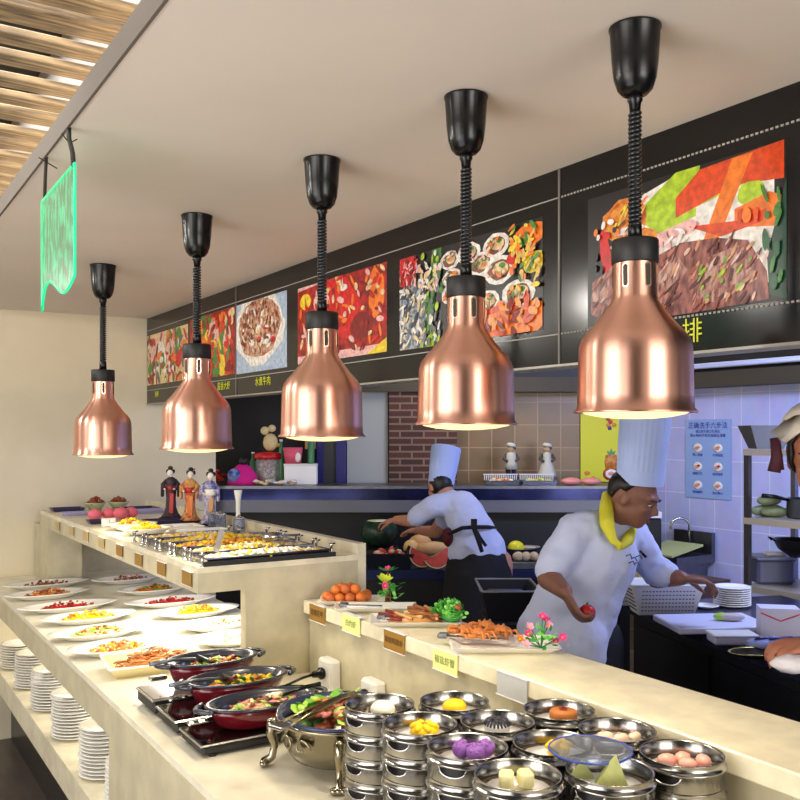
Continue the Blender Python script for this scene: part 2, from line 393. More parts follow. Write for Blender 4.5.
picture('food print of red chilli seafood, behind the middle copper lamp',298,387,1.867,2.158,pr_pk,S)
S=[('e',pr_wh,(.45,.6,.5,.5)),('e',pr_meat,(.47,.62,.43,.42)),('e',pr_bl,(.85,.06,.12,.05))]
for i in range(16): S.append(('e',rnd.choice([pr_cr,pr_br,pr_red,pr_wh]),(.47+rnd.uniform(-.3,.3),.62+rnd.uniform(-.3,.3),.05,.04)))
S+=sprinkle(90,(.1,.28,.84,.96),[pr_cr,pr_br,pr_dred,pr_wh,pr_br,pr_meat],.03,.025,None,lambda u,v:((u-.47)/.4)**2+((v-.62)/.38)**2<1)
picture('food print of a white bowl of red meat stew on pale blue',236.5,287,1.864,2.168,pr_bl,S)
S=[]
for i in range(24): S.append(('e',rnd.choice([pr_or,pr_red,pr_yel,pr_gr,pr_pk,pr_dor]),(rnd.uniform(.1,.9),rnd.uniform(.1,.9),.08,.2,rnd.uniform(-.4,.6))))
S+=sprinkle(90,(.03,.03,.97,.97),[pr_or,pr_red,pr_yel,pr_gr,pr_cr,pr_dor,pr_dred],.05,.05)
picture('food print of mixed orange and green skewers above the second lamp',190,235,1.868,2.17,pr_chili,S)
S=[]
for i in range(24): S.append(('e',rnd.choice([pr_or,pr_red,pr_cr,pr_gr,pr_pk,pr_wh]),(rnd.uniform(.1,.9),rnd.uniform(.1,.9),.09,.16,rnd.uniform(-.4,.9))))
S+=sprinkle(90,(.03,.03,.97,.97),[pr_or,pr_red,pr_wh,pr_gr,pr_cr,pr_gry,pr_dred],.05,.05)
picture('food print of prawns and shellfish, leftmost on the black board',147.5,188,1.875,2.155,pr_cr,S)
# yellow dish names under the pictures (writing belongs to the board)
ytx=mat('yellow_lettering',(214,220,40),.4)
for s_,px,z,sz in (('牛排',682,1.812,.055),('水煮牛肉',263,1.818,.04),('酱香大虾',224,1.818,.04),('海鲜',157,1.818,.035)):
    root=thing('board_lettering',{'牛排':'yellow lettering under the steak print','水煮牛肉':'yellow lettering under the meat stew print','酱香大虾':'yellow lettering under the skewer print','海鲜':'yellow lettering under the leftmost prawn print'}[s_],'lettering',(1.5185,yx(px),z))
    text('characters',s_,sz,ytx,root,(0,0,0),(PI/2,0,-PI/2))

# ---------- buffet counter ----------
b=MB().box((.668,-.6,.832),(1.27,5.09,.85)).box((1.27,2.57,.832),(1.48,5.09,.85))
o=b.build('counter_top',mat('cream_stone_top',(232,226,206),.22,vary=.08,scale=9)); tag(o,'polished cream stone top of the low buffet counter','counter top')
t=thing('buffet_counter','low beige stone buffet counter with an open shelf of plates','counter',(0,0,0))
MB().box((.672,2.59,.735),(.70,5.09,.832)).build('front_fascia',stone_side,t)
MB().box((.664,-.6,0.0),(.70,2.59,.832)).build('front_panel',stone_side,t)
b=MB().box((.67,2.59,.38),(1.2,5.09,.48)); b.build('plate_shelf',stone,t)
b=MB().box((1.2,2.59,.0),(1.22,5.09,.832)); b.build('back_board',stone,t)
MB().box((.80,2.59,0),(.82,5.09,.38)).build('plinth',mat('dark_stone_plinth',(38,36,40),.35,vary=.3,scale=25),t)
# raised serving ledge on the right
t=thing('serving_ledge','raised cream stone serving ledge along the kitchen side','counter',(0,0,0))
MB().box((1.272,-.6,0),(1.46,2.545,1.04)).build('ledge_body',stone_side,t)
MB().box((1.25,-.6,1.04),(1.48,2.545,1.08),bev=.003).build('ledge_slab',stone,t)
# upper shelf
t=thing('upper_buffet_shelf','beige stone upper shelf carrying trays and dolls','counter',(0,0,0))
MB().box((.91,2.55,1.19),(1.45,4.9,1.207)).build('shelf_top',stone,t)
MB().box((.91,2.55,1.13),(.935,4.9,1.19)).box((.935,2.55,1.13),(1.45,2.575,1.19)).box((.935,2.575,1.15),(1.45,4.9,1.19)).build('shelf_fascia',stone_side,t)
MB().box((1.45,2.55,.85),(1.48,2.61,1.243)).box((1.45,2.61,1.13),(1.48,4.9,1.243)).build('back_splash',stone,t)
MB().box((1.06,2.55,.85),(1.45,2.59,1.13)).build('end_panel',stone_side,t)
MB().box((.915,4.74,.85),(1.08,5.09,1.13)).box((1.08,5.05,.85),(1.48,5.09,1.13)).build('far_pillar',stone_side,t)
MB().box((1.2,2.7,1.142),(1.23,3.6,1.15)).build('under_shelf_light',mat('led_white',(255,246,226),.5,emit=4),t)

# ---------- label cards ----------
cb=mat('card_brown',(150,112,44),.5); cg=mat('card_pale_green',(226,230,150),.5); cgr=mat('card_grey',(190,192,196),.5)
clr=mat('clear_card_holder',(236,234,238),.15); ink=mat('card_ink',(60,36,12),.6); inkg=mat('card_ink_green',(120,140,60),.6)
def card(px,py,x,w,h,m,label,words,im,group):
    p=wx(px,py,x)
    t=thing('label_card',label,'label card',(x-.0015,p.y,p.z),0,group)
    MB().box((-.0025,-w/2,-h/2),(-.0005,w/2,h/2)).build('card',m,t)
    MB().box((-.004,-w/2-.003,h/2),(.012,w/2+.003,h/2+.002)).box((-.004,-w/2-.003,-h/2-.002),(-.0005,w/2+.003,-h/2)).build('holder',clr,t)
    if words: text('characters',words,min(h*.42,w*.9/len(words)),im,t,(-.0032,0,0),(PI/2,0,-PI/2),.0001)
where=['farthest from the camera','second from the far end','third from the far end','fourth from the far end','fourth from the near end','third from the near end','second from the near corner','nearest the shelf corner']
for i,(a,c) in enumerate(((58,526),(72,531),(86,536),(102,543),(120,550.5),(139,559.5),(162,568.5),(187.5,578))):
    card(a,c,.908,.082,.042,mat('card_light_tan',(190,164,112),.5) if i<4 else cb,'small brown label card on the upper shelf front, '+where[i],None,ink,'label cards on the upper shelf')
for a,c,m,lb,w_,im in ((318,613.5,cb,'brown label card at the far end of the serving ledge, below the oranges','香辣花甲',ink),(352,624,cg,'pale green label card on the serving ledge, second from the far end','白灼虾',inkg),
    (395,641.5,cb,'brown label card in the middle of the serving ledge','炭烧鸡翅串',ink),(446,661.5,cg,'pale green label card on the serving ledge below the fried crabs','椒盐虾蟹',inkg),(513,687,cgr,'blank grey label card, nearest on the serving ledge','',ink)):
    card(a,c,1.249,.10,.05,m,lb,w_,im,'label cards on the serving ledge')

# ---------- heat lamps ----------
def make_lamp(loc,label,sc):
    t=thing('heat_lamp',label,'lamp',loc,0,'copper heat lamps in a row above the buffet',sc)
    L=.66   # total height
    z1=L-.117
    MB().lathe([(0,z1),(.012,z1),(.022,z1+.003),(.030,z1+.012),(.036,z1+.03),(.0395,z1+.06),(.0425,z1+.11),(.0445,z1+.114),(.0445,z1+.117),(0,z1+.117)],32).build('ceiling_cup',blackpl,t)
    MB().lathe([(0,z1-.03),(.0085,z1-.03),(.0105,z1-.012),(.013,z1-.008),(.013,z1+.002),(0,z1+.002)],20).build('cord_grip',blackpl,t)
    # coiled cord
    pts=[]; zb=.318; zt=z1-.028; turns=26
    for i in range(turns*10+1):
        a=2*PI*i/10; pts.append((.0088*math.cos(a), .0088*math.sin(a), zb+(zt-zb)*i/(turns*10)))
    b=MB().tube(pts,.0034,6); b.tube([(0,0,zb-.005),(0,0,zt+.005)],.0065,8)
    b.build('coiled_cord',mat('black_cord',(24,28,34),.3,coat=.3),t)
    MB().lathe([(0,.326),(.0095,.326),(.0115,.322),(.0125,.294),(0,.294)],20).build('cord_sleeve',blackpl,t)
    MB().lathe([(0,.296),(.038,.296),(.0395,.293),(.0395,.257),(.038,.255),(0,.255)],32).build('collar',blackmt,t)
    pr=[(.0365,.258),(.0375,.200),(.040,.191),(.054,.171),(.069,.152),(.082,.138),(.0905,.126),(.0945,.113),(.0955,.098),(.0972,.03),(.098,.008),(.1035,.003),(.1035,0),(.101,0),(.096,.006),(.0945,.03),(.093,.096),(.088,.118),(.066,.146),(.036,.188),(.034,.2),(.034,.256)]
    sh=MB().lathe(pr,64).build('shade',copper,t)
    for k in range(6):
        a=2*PI*k/6+.32
        M=Matrix.Rotation(a,4,'Z')@Matrix.Translation((.0372,0,.232))@Matrix.Rotation(PI/2,4,'Y')
        q=[( .014*math.copysign(1,math.sin(g))*1.0+ .0042*math.sin(g), .0042*math.cos(g)) for g in [2*PI*i/16+.01 for i in range(16)]]
        b=MB().prism(q,-.0025,.0006,None,M); b.build('vent_slot',mat('vent_shadow',(52,46,36),.5),sh)
        q2=[(x*1.14,y*1.4) for x,y in q]
        b=MB().prism(q2,-.003,.0002,None,M); b.build('vent_rim',mat('vent_rim_metal',(238,206,184),.2,1),sh)
    MB().lathe([(0,-.0105),(.03,-.0098),(.06,-.007),(.084,-.002),(.0942,.004),(.09,.01),(0,.012)],40).build('lamp_lens',glow,t)
    return t
LAMPS=[(635,15,413,'nearest and largest copper heat lamp, in front of the male chef'),(466,88,425,'copper heat lamp second from the camera, in front of the sushi print'),
 (322,154,437,'middle copper heat lamp of the row of five'),(197,212,449,'copper heat lamp above the dolls, second from the far end'),(103,263,455,'smallest and farthest copper heat lamp, at the left')]
for px,yt,yb,lb in LAMPS:
    d=(CEIL-H)*900/(434-yt)+.043; p=wd(px,yt,d); zb=H-(yb-434)/900*d
    sc=(CEIL-.001-zb)/.66
    make_lamp((p.x,p.y,zb),lb,sc)
    ld=bpy.data.lights.new('heat_lamp_light','SPOT'); ld.energy=9; ld.color=(1,.86,.62); ld.spot_size=2.2; ld.spot_blend=.6; ld.shadow_soft_size=.06
    lo=bpy.data.objects.new('heat_lamp_light',ld); COL.objects.link(lo); lo.location=(p.x,p.y,zb-.03)

# ---------- green acrylic sign ----------
gm=bpy.data.materials.new('green_lit_acrylic'); gm.use_nodes=True
gb=gm.node_tree.nodes['Principled BSDF']; gb.inputs['Base Color'].default_value=srgb((90,150,110))+(1,); gb.inputs['Roughness'].default_value=.2
gb.inputs['Alpha'].default_value=.5
n=gm.node_tree.nodes.new('ShaderNodeTexNoise'); n.inputs['Scale'].default_value=34; n.inputs['Detail'].default_value=6
tcn=gm.node_tree.nodes.new('ShaderNodeTexCoord'); mpn=gm.node_tree.nodes.new('ShaderNodeMapping'); mpn.inputs['Scale'].default_value=(1,1.6,.6)
gm.node_tree.links.new(tcn.outputs['Object'],mpn.inputs[0]); gm.node_tree.links.new(mpn.outputs[0],n.inputs['Vector'])
r=gm.node_tree.nodes.new('ShaderNodeValToRGB'); r.color_ramp.elements[0].position=.47; r.color_ramp.elements[1].position=.6
r.color_ramp.elements[0].color=(0,.04,.02,1); r.color_ramp.elements[1].color=(0,.72,.34,1)
gm.node_tree.links.new(n.outputs['Fac'],r.inputs[0]); gm.node_tree.links.new(r.outputs[0],gb.inputs['Emission Color']); gb.inputs['Emission Strength'].default_value=.75
ge=mat('green_sign_edge',(0,214,140),.4,emit=.7)
t=thing('hanging_sign','green glowing acrylic sign hanging from the ceiling edge','sign',(.43,1.95,0))
W=.345
def bot(u): return 1.925 + .012*u - .020*math.sin(u*2*PI*1.05-.3)-(.03*max(0,(u-.88)/.12)) 
n_=20; poly=[(0,2.165),(W,2.16)]+[(W*(1-i/n_), bot(1-i/n_)-(.012 if i==0 else 0)) for i in range(n_+1)]
Mx=Matrix(((0,0,1,0),(1,0,0,0),(0,1,0,0),(0,0,0,1)))
MB().prism(poly,-.003,.003,None,Mx).build('acrylic_panel',gm,t)
MB().tube([(0,y,z) for y,z in poly]+[(0,0,2.165)],.0032,6).build('glowing_edge',ge,t)
bk=mat('hanging_cord',(40,34,26),.7)
MB().tube([(0,.012,2.163),(.002,.03,2.195),(-.002,.045,2.23),(0,.055,2.256)],.005,6).tube([(-.02,.03,2.232),(.0,.05,2.22),(.02,.07,2.238)],.0015,5).build('near_cord',bk,t)
MB().tube([(0,W-.03,2.16),(.0,W-.04,2.22),(0,W-.05,2.256)],.004,6).tube([(-.02,W-.07,2.245),(.03,W-.02,2.24)],.0015,5).build('far_cord',bk,t)
TOP=.85
# ---------- plate stacks on the low shelf ----------
def dish_prof(r,h): return [(0,.002),(r*.5,.002),(r*.56,0),(r*.62,.002),(r*.9,h*.75),(r,h),(r*1.0,h+.002),(r*.88,h*.8+.003),(r*.6,.006),(0,.006)]
pl=MB().lathe(dish_prof(.088,.011),28).build('side_plate',porc)
stacks=[(4.64,10,'farthest stack under the counter'),(4.25,13,'second farthest stack under the counter'),(3.87,14,'third stack from the far end'),(3.47,14,'third stack from the near end'),(3.03,14,'second stack from the near end'),(2.70,13,'nearest stack under the counter')]
first=True
for yy,n,w in stacks:
    for k in range(n):
        loc=(.77+rnd.uniform(-.003,.003),yy+rnd.uniform(-.003,.003),.4805+k*.0117)
        if first: o=pl; o.location=loc; first=False
        else: o=dup(pl,loc)
        pos='top plate' if k==n-1 else ('bottom plate' if k==0 else 'plate')
        lb='white side plate inside the pile, '+w
        if pos=='top plate': lb='topmost white side plate, '+w
        tag(o,lb,'plate','white plates, '+w)
# ---------- oval platters with food ----------
def oval_platter(label,c,rz,a,b_,group):
    t=MB().lathe([(0,.003),(.52,.003),(.56,0),(.6,.003),(.86,.020),(1,.026),(1.0,.029),(.84,.025),(.6,.009),(0,.008)],40,sx=a,sy=b_)
    return tag(place(t.build('oval_platter',porc),c,rz),label,'platter',group)
rows=[ # px,py,width px, foods, label, side
 (42,580,82,[f_br,f_dred,f_wh],.3,'brown meat pieces, farthest at the left','L'),
 (47,593,82,[f_or,f_tan,f_br],.6,'golden nuts, left row second from the far wall','L'),
 (68,605,98,[f_red,f_dred],.35,'a thin line of red food, left row','L'),
 (88,616,94,[f_yel,f_yel,f_cream,f_or],.7,'bright yellow corn, left row','L'),
 (99,631,98,[f_cream,f_br,f_lg,f_or],.5,'pale mixed shellfish, left row','L'),
 (118,646,100,[f_or,f_yel,f_tan,f_cream],.5,'orange mixed salad, nearest in the left row','L'),
 (134,577.5,74,[f_br,f_pink,f_wh],.35,'pale sliced meat, farthest in the right row','R'),
 (158,588,74,[f_or,f_br,f_gr],.5,'orange and brown pieces, right row behind the shelf corner','R'),
 (182,599,92,[f_red,f_dred],.35,'a line of red slices, right row','R'),
 (199,610,90,[f_yel,f_yel,f_or],.7,'yellow fruit cubes, right row','R'),
 (221,623,92,[f_wh,f_or,f_cream],.35,'pale orange flecked slices, right row','R'),
 (236,637,94,[f_wh,f_cream,f_tan],.3,'plain cream slices, nearest in the right row','R')]
for px,py,w,fm,hh,lb,side in rows:
    d=(H-.873)*900/(py-434); p=wd(px,py,d); a=w*d/900/2
    a=min(a,.205); sx=p.x
    if side=='L': sx=max(p.x,.668+a*.9)
    else: sx=min(p.x,1.46-a) if p.y>2.62 else p.x
    p.y=min(p.y,4.635)
    rz=rnd.uniform(-.06,.06)
    o=oval_platter('white oval platter holding '+lb,(sx,p.y,TOP+.0005),rz,a,.098,'oval platters of food on the low counter')
    thin = hh<.4
    heap('food_on_platter','Food on the platter: '+lb,'food',(sx,p.y,TOP+.009),a*.55,.03 if thin else .05,.018+.02*hh,fm,80 if not thin else 46,.0085,rz)
# basket tray with fried noodles
p=wz(158,660,.875)
t=thing('wicker_tray','cream rectangular tray of fried noodles beside the first hot pot','tray',(p.x-.01,p.y,TOP),-.1)
trm=mat('cream_melamine',(228,214,160),.35)
b=MB(); lo=(.13,.075); hi=(.155,.1)
def rectring(a,z): return [(-a[0],-a[1],z),(a[0],-a[1],z),(a[0],a[1],z),(-a[0],a[1],z)]
def tray_mb(lo,hi,h,th=.006,b=None,material=None):
    b=b or MB(); R=[rectring(lo,0),rectring(hi,h),rectring((hi[0]-th,hi[1]-th),h),rectring((lo[0]-th,lo[1]-th),th)]
    vs=[q for r_ in R for q in r_]; fs=[(3,2,1,0),(12,13,14,15)]
    for k in range(3):
        for i in range(4): fs.append((k*4+i,k*4+(i+1)%4,(k+1)*4+(i+1)%4,(k+1)*4+i))
    return b.add(vs,fs,material)
tray_mb(lo,hi,.035).build('tray_body',trm,t)
MB().tube([(-hi[0],-hi[1],.035),(hi[0],-hi[1],.035),(hi[0],hi[1],.035),(-hi[0],hi[1],.035),(-hi[0],-hi[1],.035)],.004,6).build('rim',porc,t)
b=MB()
for i in range(120):
    a=rnd.uniform(0,6.28); q=math.sqrt(rnd.random()); x,y=.12*q*math.cos(a),.068*q*math.sin(a); z=.02+.04*(1-q*q)*rnd.random()
    a=rnd.uniform(0,6.28); pts=[]
    for k in range(5): pts.append((x+.012*k*math.cos(a)+rnd.uniform(-.006,.006),y+.009*k*math.sin(a)*.6,z+rnd.uniform(-.004,.006)))
    pts=[(max(-.125,min(.125,q_[0])),max(-.07,min(.07,q_[1])),q_[2]) for q_ in pts]
    b.tube(pts,.003,5,rnd.choice([f_tan,f_br,f_tan,f_or]))
b.lathe([(0,.006),(.9,.006),(.8,.02),(0,.035)],16,sx=.11,sy=.062,material=f_tan)
o=b.build('fried_noodles'); place(o,(p.x-.01,p.y,TOP+.002),-.1); tag(o,'tangle of brown fried noodles heaped on the cream tray','food',None,'stuff')

# ---------- induction cookers and maroon hot pots ----------
names=['farthest','middle','nearest']
pots=[(210,657,.965,.150,2.445),(237,677,.952,.158,2.262),(264,700,.940,.166,2.075)]
for i,(px,py,zr,a,yc) in enumerate(pots):
    p=wz(px,py,zr); x=p.x; y=yc
    c=thing('induction_cooker','flat black glass induction cooker with silver edge, '+names[i]+' of three','cooker',(.872,y-.005,TOP),0,'induction cookers under the hot pots')
    h=.034+.012*(2-i)*.5
    MB().box((-.15,-.075,.006),(.15,.075,h-.006),bev=.006).build('cooker_body',blackmt,c)
    MB().box((-.155,-.079,h-.008),(.155,.079,h-.002),bev=.003).build('silver_frame',steel,c)
    MB().box((-.148,-.072,h-.003),(.148,.072,h)).build('glass_top',glassblk if i else mat('grey_brown_glass',(120,110,112),.12),c)
    MB().lathe([(0,h+.0002),(.003,h+.0002),(.003,h+.0012),(0,h+.0012)],10,(-.125,-.055,0)).build('power_button',mat('button_red',(180,30,30),.4),c)
    for q in ((-.12,-.06),(.12,-.06),(.12,.06),(-.12,.06)): MB().lathe([(0,0),(.01,0),(.01,.007),(0,.007)],10,(q[0],q[1],0)).build('foot',blackmt,c)
    t=thing('oval_hot_pot','maroon oval hot pot with dark rim and handles, '+names[i]+' of three','pot',(x,y,TOP+h+.0008),0,'maroon hot pots on the cookers')
    hp=zr-(TOP+h)-.001; b_=.083; s=1
    MB().lathe([(0,0),(.62,0),(.75,hp*.15),(.88,hp*.7),(.9,hp*.93),(.86,hp*.93),(.7,hp*.2),(.6,.006),(0,.006)],44,sx=a*.93,sy=b_).build('pot_body',maroon,t)
    MB().lathe([(.85,hp*.9),(.98,hp*.96),(1.01,hp),(.99,hp+.004),(.93,hp+.004),(.86,hp-.002),(.80,hp-.012),(.78,hp-.013),(.82,hp-.016)],48,sx=a*.9,sy=b_*1.02).build('pot_rim',navyenam,t)
    MB().lathe([(.0,hp*.35),(.7,hp*.4),(.84,hp*.8),(.86,hp*.93)],40,sx=a*.92,sy=b_*.99).build('pot_lining',navyenam,t)
    for sg in (-1,1):
        pts=[(sg*(a*.86+.03*math.sin(PI*k/8)),-.04+.08*k/8,hp-.001) for k in range(9)]
        MB().tube(pts,.0065,8).build('handle',navyenam,t)
    MB().box((-a-.028,-.012,hp*.4),(-a*.86,.012,hp*.4+.012),bev=.004).build('side_latch',steel,t)
    fm=[[f_dred,f_red,f_yel,f_cream,f_lg],[f_yel,f_yel,f_dred,f_dgr,f_lg,f_or],[f_cream,f_cream,f_meat,f_pink,f_lg]][i]
    heap('hot_pot_food',['red and yellow stew in the farthest hot pot','yellow pepper and dark mushroom stir fry in the middle hot pot','pale noodles with ham slices in the nearest hot pot'][i],'food',(x+.02,y,TOP+h+hp*.5),a*.66,b_*.7,.026,fm,150,.0085,0,.5,1.5)
    # ladle with handle resting over the left rim
    t=thing('serving_ladle',['steel','steel','steel'][0]+' serving ladle lying across the left rim of the '+names[i]+' hot pot','ladle',(x,y,zr+.009))
    if i<2:
        MB().tube([(-a-.035,-.03,.004),(-a*.8,-.025,.006),(-a*.35,-.012,-.002),(-.03,-.0,-.016)],[.006,.005,.004,.005],8).build('ladle_handle',steeld,t)
        M=Matrix.Translation((-.01,0,-.012))@Matrix.Rotation(.5,4,'Y')
        MB().lathe([(0,-.012),(.018,-.010),(.032,0),(.033,.001),(.018,-.007),(0,-.009)],20,M=M).build('ladle_bowl',steeld,t)
    else:
        MB().tube([(.16,.0,.006),(.11,0,.004),(.05,-.01,-.004)],[.006,.005,.004],8).build('ladle_handle',blackpl,t)
        M=Matrix.Translation((.03,-.012,-.01))
        MB().lathe([(0,-.010),(.018,-.008),(.03,0),(.031,.001),(.018,-.005),(0,-.007)],20,M=M).build('ladle_bowl',steeld,t)
# sockets and plugs on the ledge wall
for i,(px,py) in enumerate(((336,676),(380,698))):
    p=wx(px-2,py-3,1.268)
    w=['socket box farther from the camera','socket box behind the steamers'][i]
    t=thing('socket_box','white wall '+w,'socket',(1.2715,p.y,p.z),0,'white socket boxes on the ledge wall')
    MB().box((-.036,-.04,-.045),(0,.04,.045),bev=.006).build('box_body',white,t)
    MB().box((-.038,-.034,-.038),(-.035,.034,.038)).build('face_plate',mat('socket_face',(238,238,234),.3),t)
    t=thing('power_plug','black plug and cord in the white '+w,'plug',(1.232,p.y,p.z+.005))
    MB().lathe([(0,0),(.015,0),(.018,.004),(.018,.012),(.011,.016),(.009,.035),(0,.035)],16,M=Matrix.Rotation(-PI/2,4,'Y')).build('plug_body',blackpl,t)
    cz=TOP+.004-p.z-.005
    tgt=[(-.035,0,0),(-.07,-.005,-.003),(-.11,.01,-.02),(-.15,.03,-.04),(-.17,.04,-.06)]
    MB().tube(tgt+[(-.175,.05,cz+.03),(-.16,.06,cz),(-.10,.06,cz),(-.05,.03,cz)],.0042,8).build('cord',blackpl,t)

# ---------- round chafing dish ----------
cx,cy=.978,1.795
t=thing('chafing_dish','round silver chafing dish with scroll feet holding greens and meat','chafing dish',(cx,cy,TOP))
silver=mat('polished_silver',(150,143,124),.18,1,vary=.1,scale=18)
zr=.124; R=.145
MB().lathe([(0,.012),(R*.5,.014),(R*.78,.03),(R*.93,.065),(R*.985,zr-.014),(R*1.02,zr-.01),(R*1.02,zr-.004),(R*.95,zr-.004),(R*.9,.07),(R*.7,.04),(0,.03)],56).build('bowl',silver,t)
MB().lathe([(R*.93,zr-.012),(R*1.0,zr-.003),(R*1.01,zr+.003),(R*.97,zr+.004),(R*.9,zr-.004),(R*.87,zr-.02)],56).build('inner_pan_rim',mat('pan_blue_grey',(58,66,96),.22,.3),t)
for k in range(4):
    a=PI*(.5*k)+math.radians(-120); ca,sa=math.cos(a),math.sin(a)
    b=MB(); pr=[(R*.99,zr-.02),(R*1.08,zr-.025),(R*1.10,zr-.05),(R*1.04,zr-.075),(R*1.08,.022),(R*1.2,.010)]
    b.tube([(r_*ca,r_*sa,z_) for r_,z_ in pr],[.008,.013,.012,.009,.009,.011],10)
    for s_ in (-1,0,1): b.ball((R*1.2*ca-s_*.010*sa,R*1.2*sa+s_*.010*ca,.0092),(.0105,.0095,.009),None,2)
    b.build('leg',silver,t)
for k in range(4):
    a=PI*(.5*k)+math.radians(-120+45); b=MB()
    for s_ in (-1,1):
        pts=[]
        for i in range(15):
            f=i/14; rr=.006+.018*(1-f); an=f*5.5
            th=a+s_*(.16+ (rr*math.cos(an))/R); z_=.078+rr*math.sin(an)*.9
            pts.append(((R*.985)*math.cos(th),(R*.985)*math.sin(th),z_))
        b.tube(pts,.0028,6)
    b.build('scroll_ornament',silver,t)
sd=math.radians(155)
hb=MB(); hb.tube([((R+.0)*math.cos(sd+q),(R+.0)*math.sin(sd+q),zr-.008+h_) for q,h_ in ((-.2,0),(-.16,.012),(0,.02),(.16,.012),(.2,0))],.004,8); 
b=MB()
for i in range(14):
    a=rnd.uniform(0,6.28); q=math.sqrt(rnd.random())
    b.ball((.09*q*math.cos(a),.09*q*math.sin(a),.075),(.022,.018,.014),rnd.choice([f_meat,f_br,f_dgr]),2,.15)
for i in range(38):
    a=rnd.uniform(0,6.28); q=.45+.5*rnd.random(); 
    b.leaf((.105*q*math.cos(a),.105*q*math.sin(a),.097+.018*(1-q)),rnd.uniform(.03,.05),rnd.uniform(.022,.034),Euler((rnd.uniform(-.5,.5),rnd.uniform(-.6,.1),rnd.uniform(0,6.28))),rnd.choice([f_gr,f_lg,f_lg]))
for i in range(70):
    a=rnd.uniform(0,6.28); q=.95*math.sqrt(rnd.random())
    b.ball((.08*q*math.cos(a)+.01,.08*q*math.sin(a),.105+.02*(1-q)),(rnd.uniform(.012,.022),.011,.006),rnd.choice([f_meat,f_or,f_pink,f_meat,f_br]),1,.2,Euler((rnd.uniform(-.4,.4),rnd.uniform(-.4,.4),rnd.uniform(0,6))))
for p_ in ((-.075,.045),(-.02,.085),(.0,-.085),(.05,-.08),(.075,.05)):
    b.ball((p_[0],p_[1],.108),(.017,.010,.008),f_lg,2,.08,Euler((0,-.3,rnd.uniform(0,3))))
o=b.build('greens_and_meat'); place(o,(cx,cy,TOP+.020)); tag(o,'green leaves and orange brown meat slices filling the silver chafing dish','food',None,'stuff')
t=thing('serving_tongs','long steel tongs lying across the chafing dish to the left','tongs',(cx,cy,TOP+zr+.012),.35)
MB().tube([(-.19,-.02,.004),(-.1,-.012,.012),(.0,-.004,.016),(.05,.0,.012)],[.003,.004,.005,.006],8).tube([(-.19,.012,.004),(-.1,.008,.012),(.0,.004,.018),(.05,.004,.014)],[.003,.004,.005,.006],8).build('tong_arms',mat('tong_metal',(150,140,110),.25,1),t)
MB().cbox((-.20,-.004,.004),(.03,.042,.008),None,0,.002).build('tong_joint',steel,t)

# ---------- steamer baskets ----------
def make_steamer():
    t=thing('steamer_basket','x','steamer',(0,0,0))
    r=.068; h=.045
    MB().lathe([(r-.004,.002),(r-.002,0),(r,.002),(r,h-.017),(r+.003,h-.016),(r+.003,h-.013),(r,h-.012),(r-.001,h-.001),(r,h),(r-.002,h),(r-.004,h-.002),(r-.004,.006)],40).build('basket_wall',mat('steamer_steel',(172,170,166),.2,1,vary=.08,scale=40),t)
    b=MB().lathe([(0,.017),(r-.003,.017),(r-.003,.020),(0,.020)],36); b.build('basket_base',steelin,t)
    b=MB()
    for i in range(5):
        for k in range(-i if i else 0, i+1 if i else 1):
            pass
    for gx in range(-5,6):
        for gy in range(-5,6):
            if gx*gx+gy*gy<=26: b.cbox((gx*.0112,gy*.0112,.0203),(.0055,.0055,.0008))
    b.build('steam_holes',mat('hole_dark',(52,34,30),.7),t)
    for s in (PI*1.28,PI*.28):
        # pressed half moon grip: dark recess with a bright curved lip below
        n=12; q=[]; 
        vs=[];fs=[]
        for i in range(n+1):
            f=-1+2*i/n; an=s+f*.35; dz=.013*math.sqrt(max(0,1-f*f))
            rr=r+.0006
            vs.append((rr*math.cos(an),rr*math.sin(an),.027)); vs.append((rr*math.cos(an),rr*math.sin(an),.027-dz))
        for i in range(n): fs.append((2*i,2*i+1,2*i+3,2*i+2))
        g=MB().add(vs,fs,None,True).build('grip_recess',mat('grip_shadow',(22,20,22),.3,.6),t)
        pts=[]
        for i in range(n+1):
            f=-1+2*i/n; an=s+f*.36; dz=.0135*math.sqrt(max(0,1-f*f)); pts.append(((r+.002)*math.cos(an),(r+.002)*math.sin(an),.0275-dz))
        MB().tube(pts,.0016,6).build('grip_lip',steel,g)
    return t
st=make_steamer()
specs=[[386,708,'white round bun'],[425,726,'yellow bun with red dot'],[465,747,'purple flower buns'],[461,706,'small yellow bun'],[502,724,'dark striped dumpling'],[509,771,'cream cube cake'],
 [545,742,'yellow flower bun'],[565,714,'brown round cake'],[616,731,'pale dumplings'],[673,752,'pink shrimp dumplings'],[600,768,'green leaf parcel']]
ZT=TOP+5*.0452-.004
pos=[]
for px,py,n in specs:
    p=wz(px,py,ZT); pos.append([p.x,p.y])
orig=[q[:] for q in pos]
for it in range(400):
    for i in range(len(pos)):
        for j in range(i):
            dx=pos[i][0]-pos[j][0]; dy=pos[i][1]-pos[j][1]; dd=math.hypot(dx,dy); m=.1425
            if dd<m:
                k=(m-dd)/2/dd; pos[i][0]+=dx*k; pos[i][1]+=dy*k; pos[j][0]-=dx*k; pos[j][1]-=dy*k
        ddx=pos[i][0]-cx; ddy=pos[i][1]-cy; dd=math.hypot(ddx,ddy)
        if dd<.221: pos[i][0]+=ddx*(.221-dd)/dd; pos[i][1]+=ddy*(.221-dd)/dd
        pos[i][0]=min(pos[i][0],1.272-.0715-.001)
        pos[i][0]=max(pos[i][0],.745)
print('steamer shift',[round(math.hypot(a[0]-b[0],a[1]-b[1]),3) for a,b in zip(pos,orig)])
lv=['bottom','second','third','fourth','top']
firsts=True
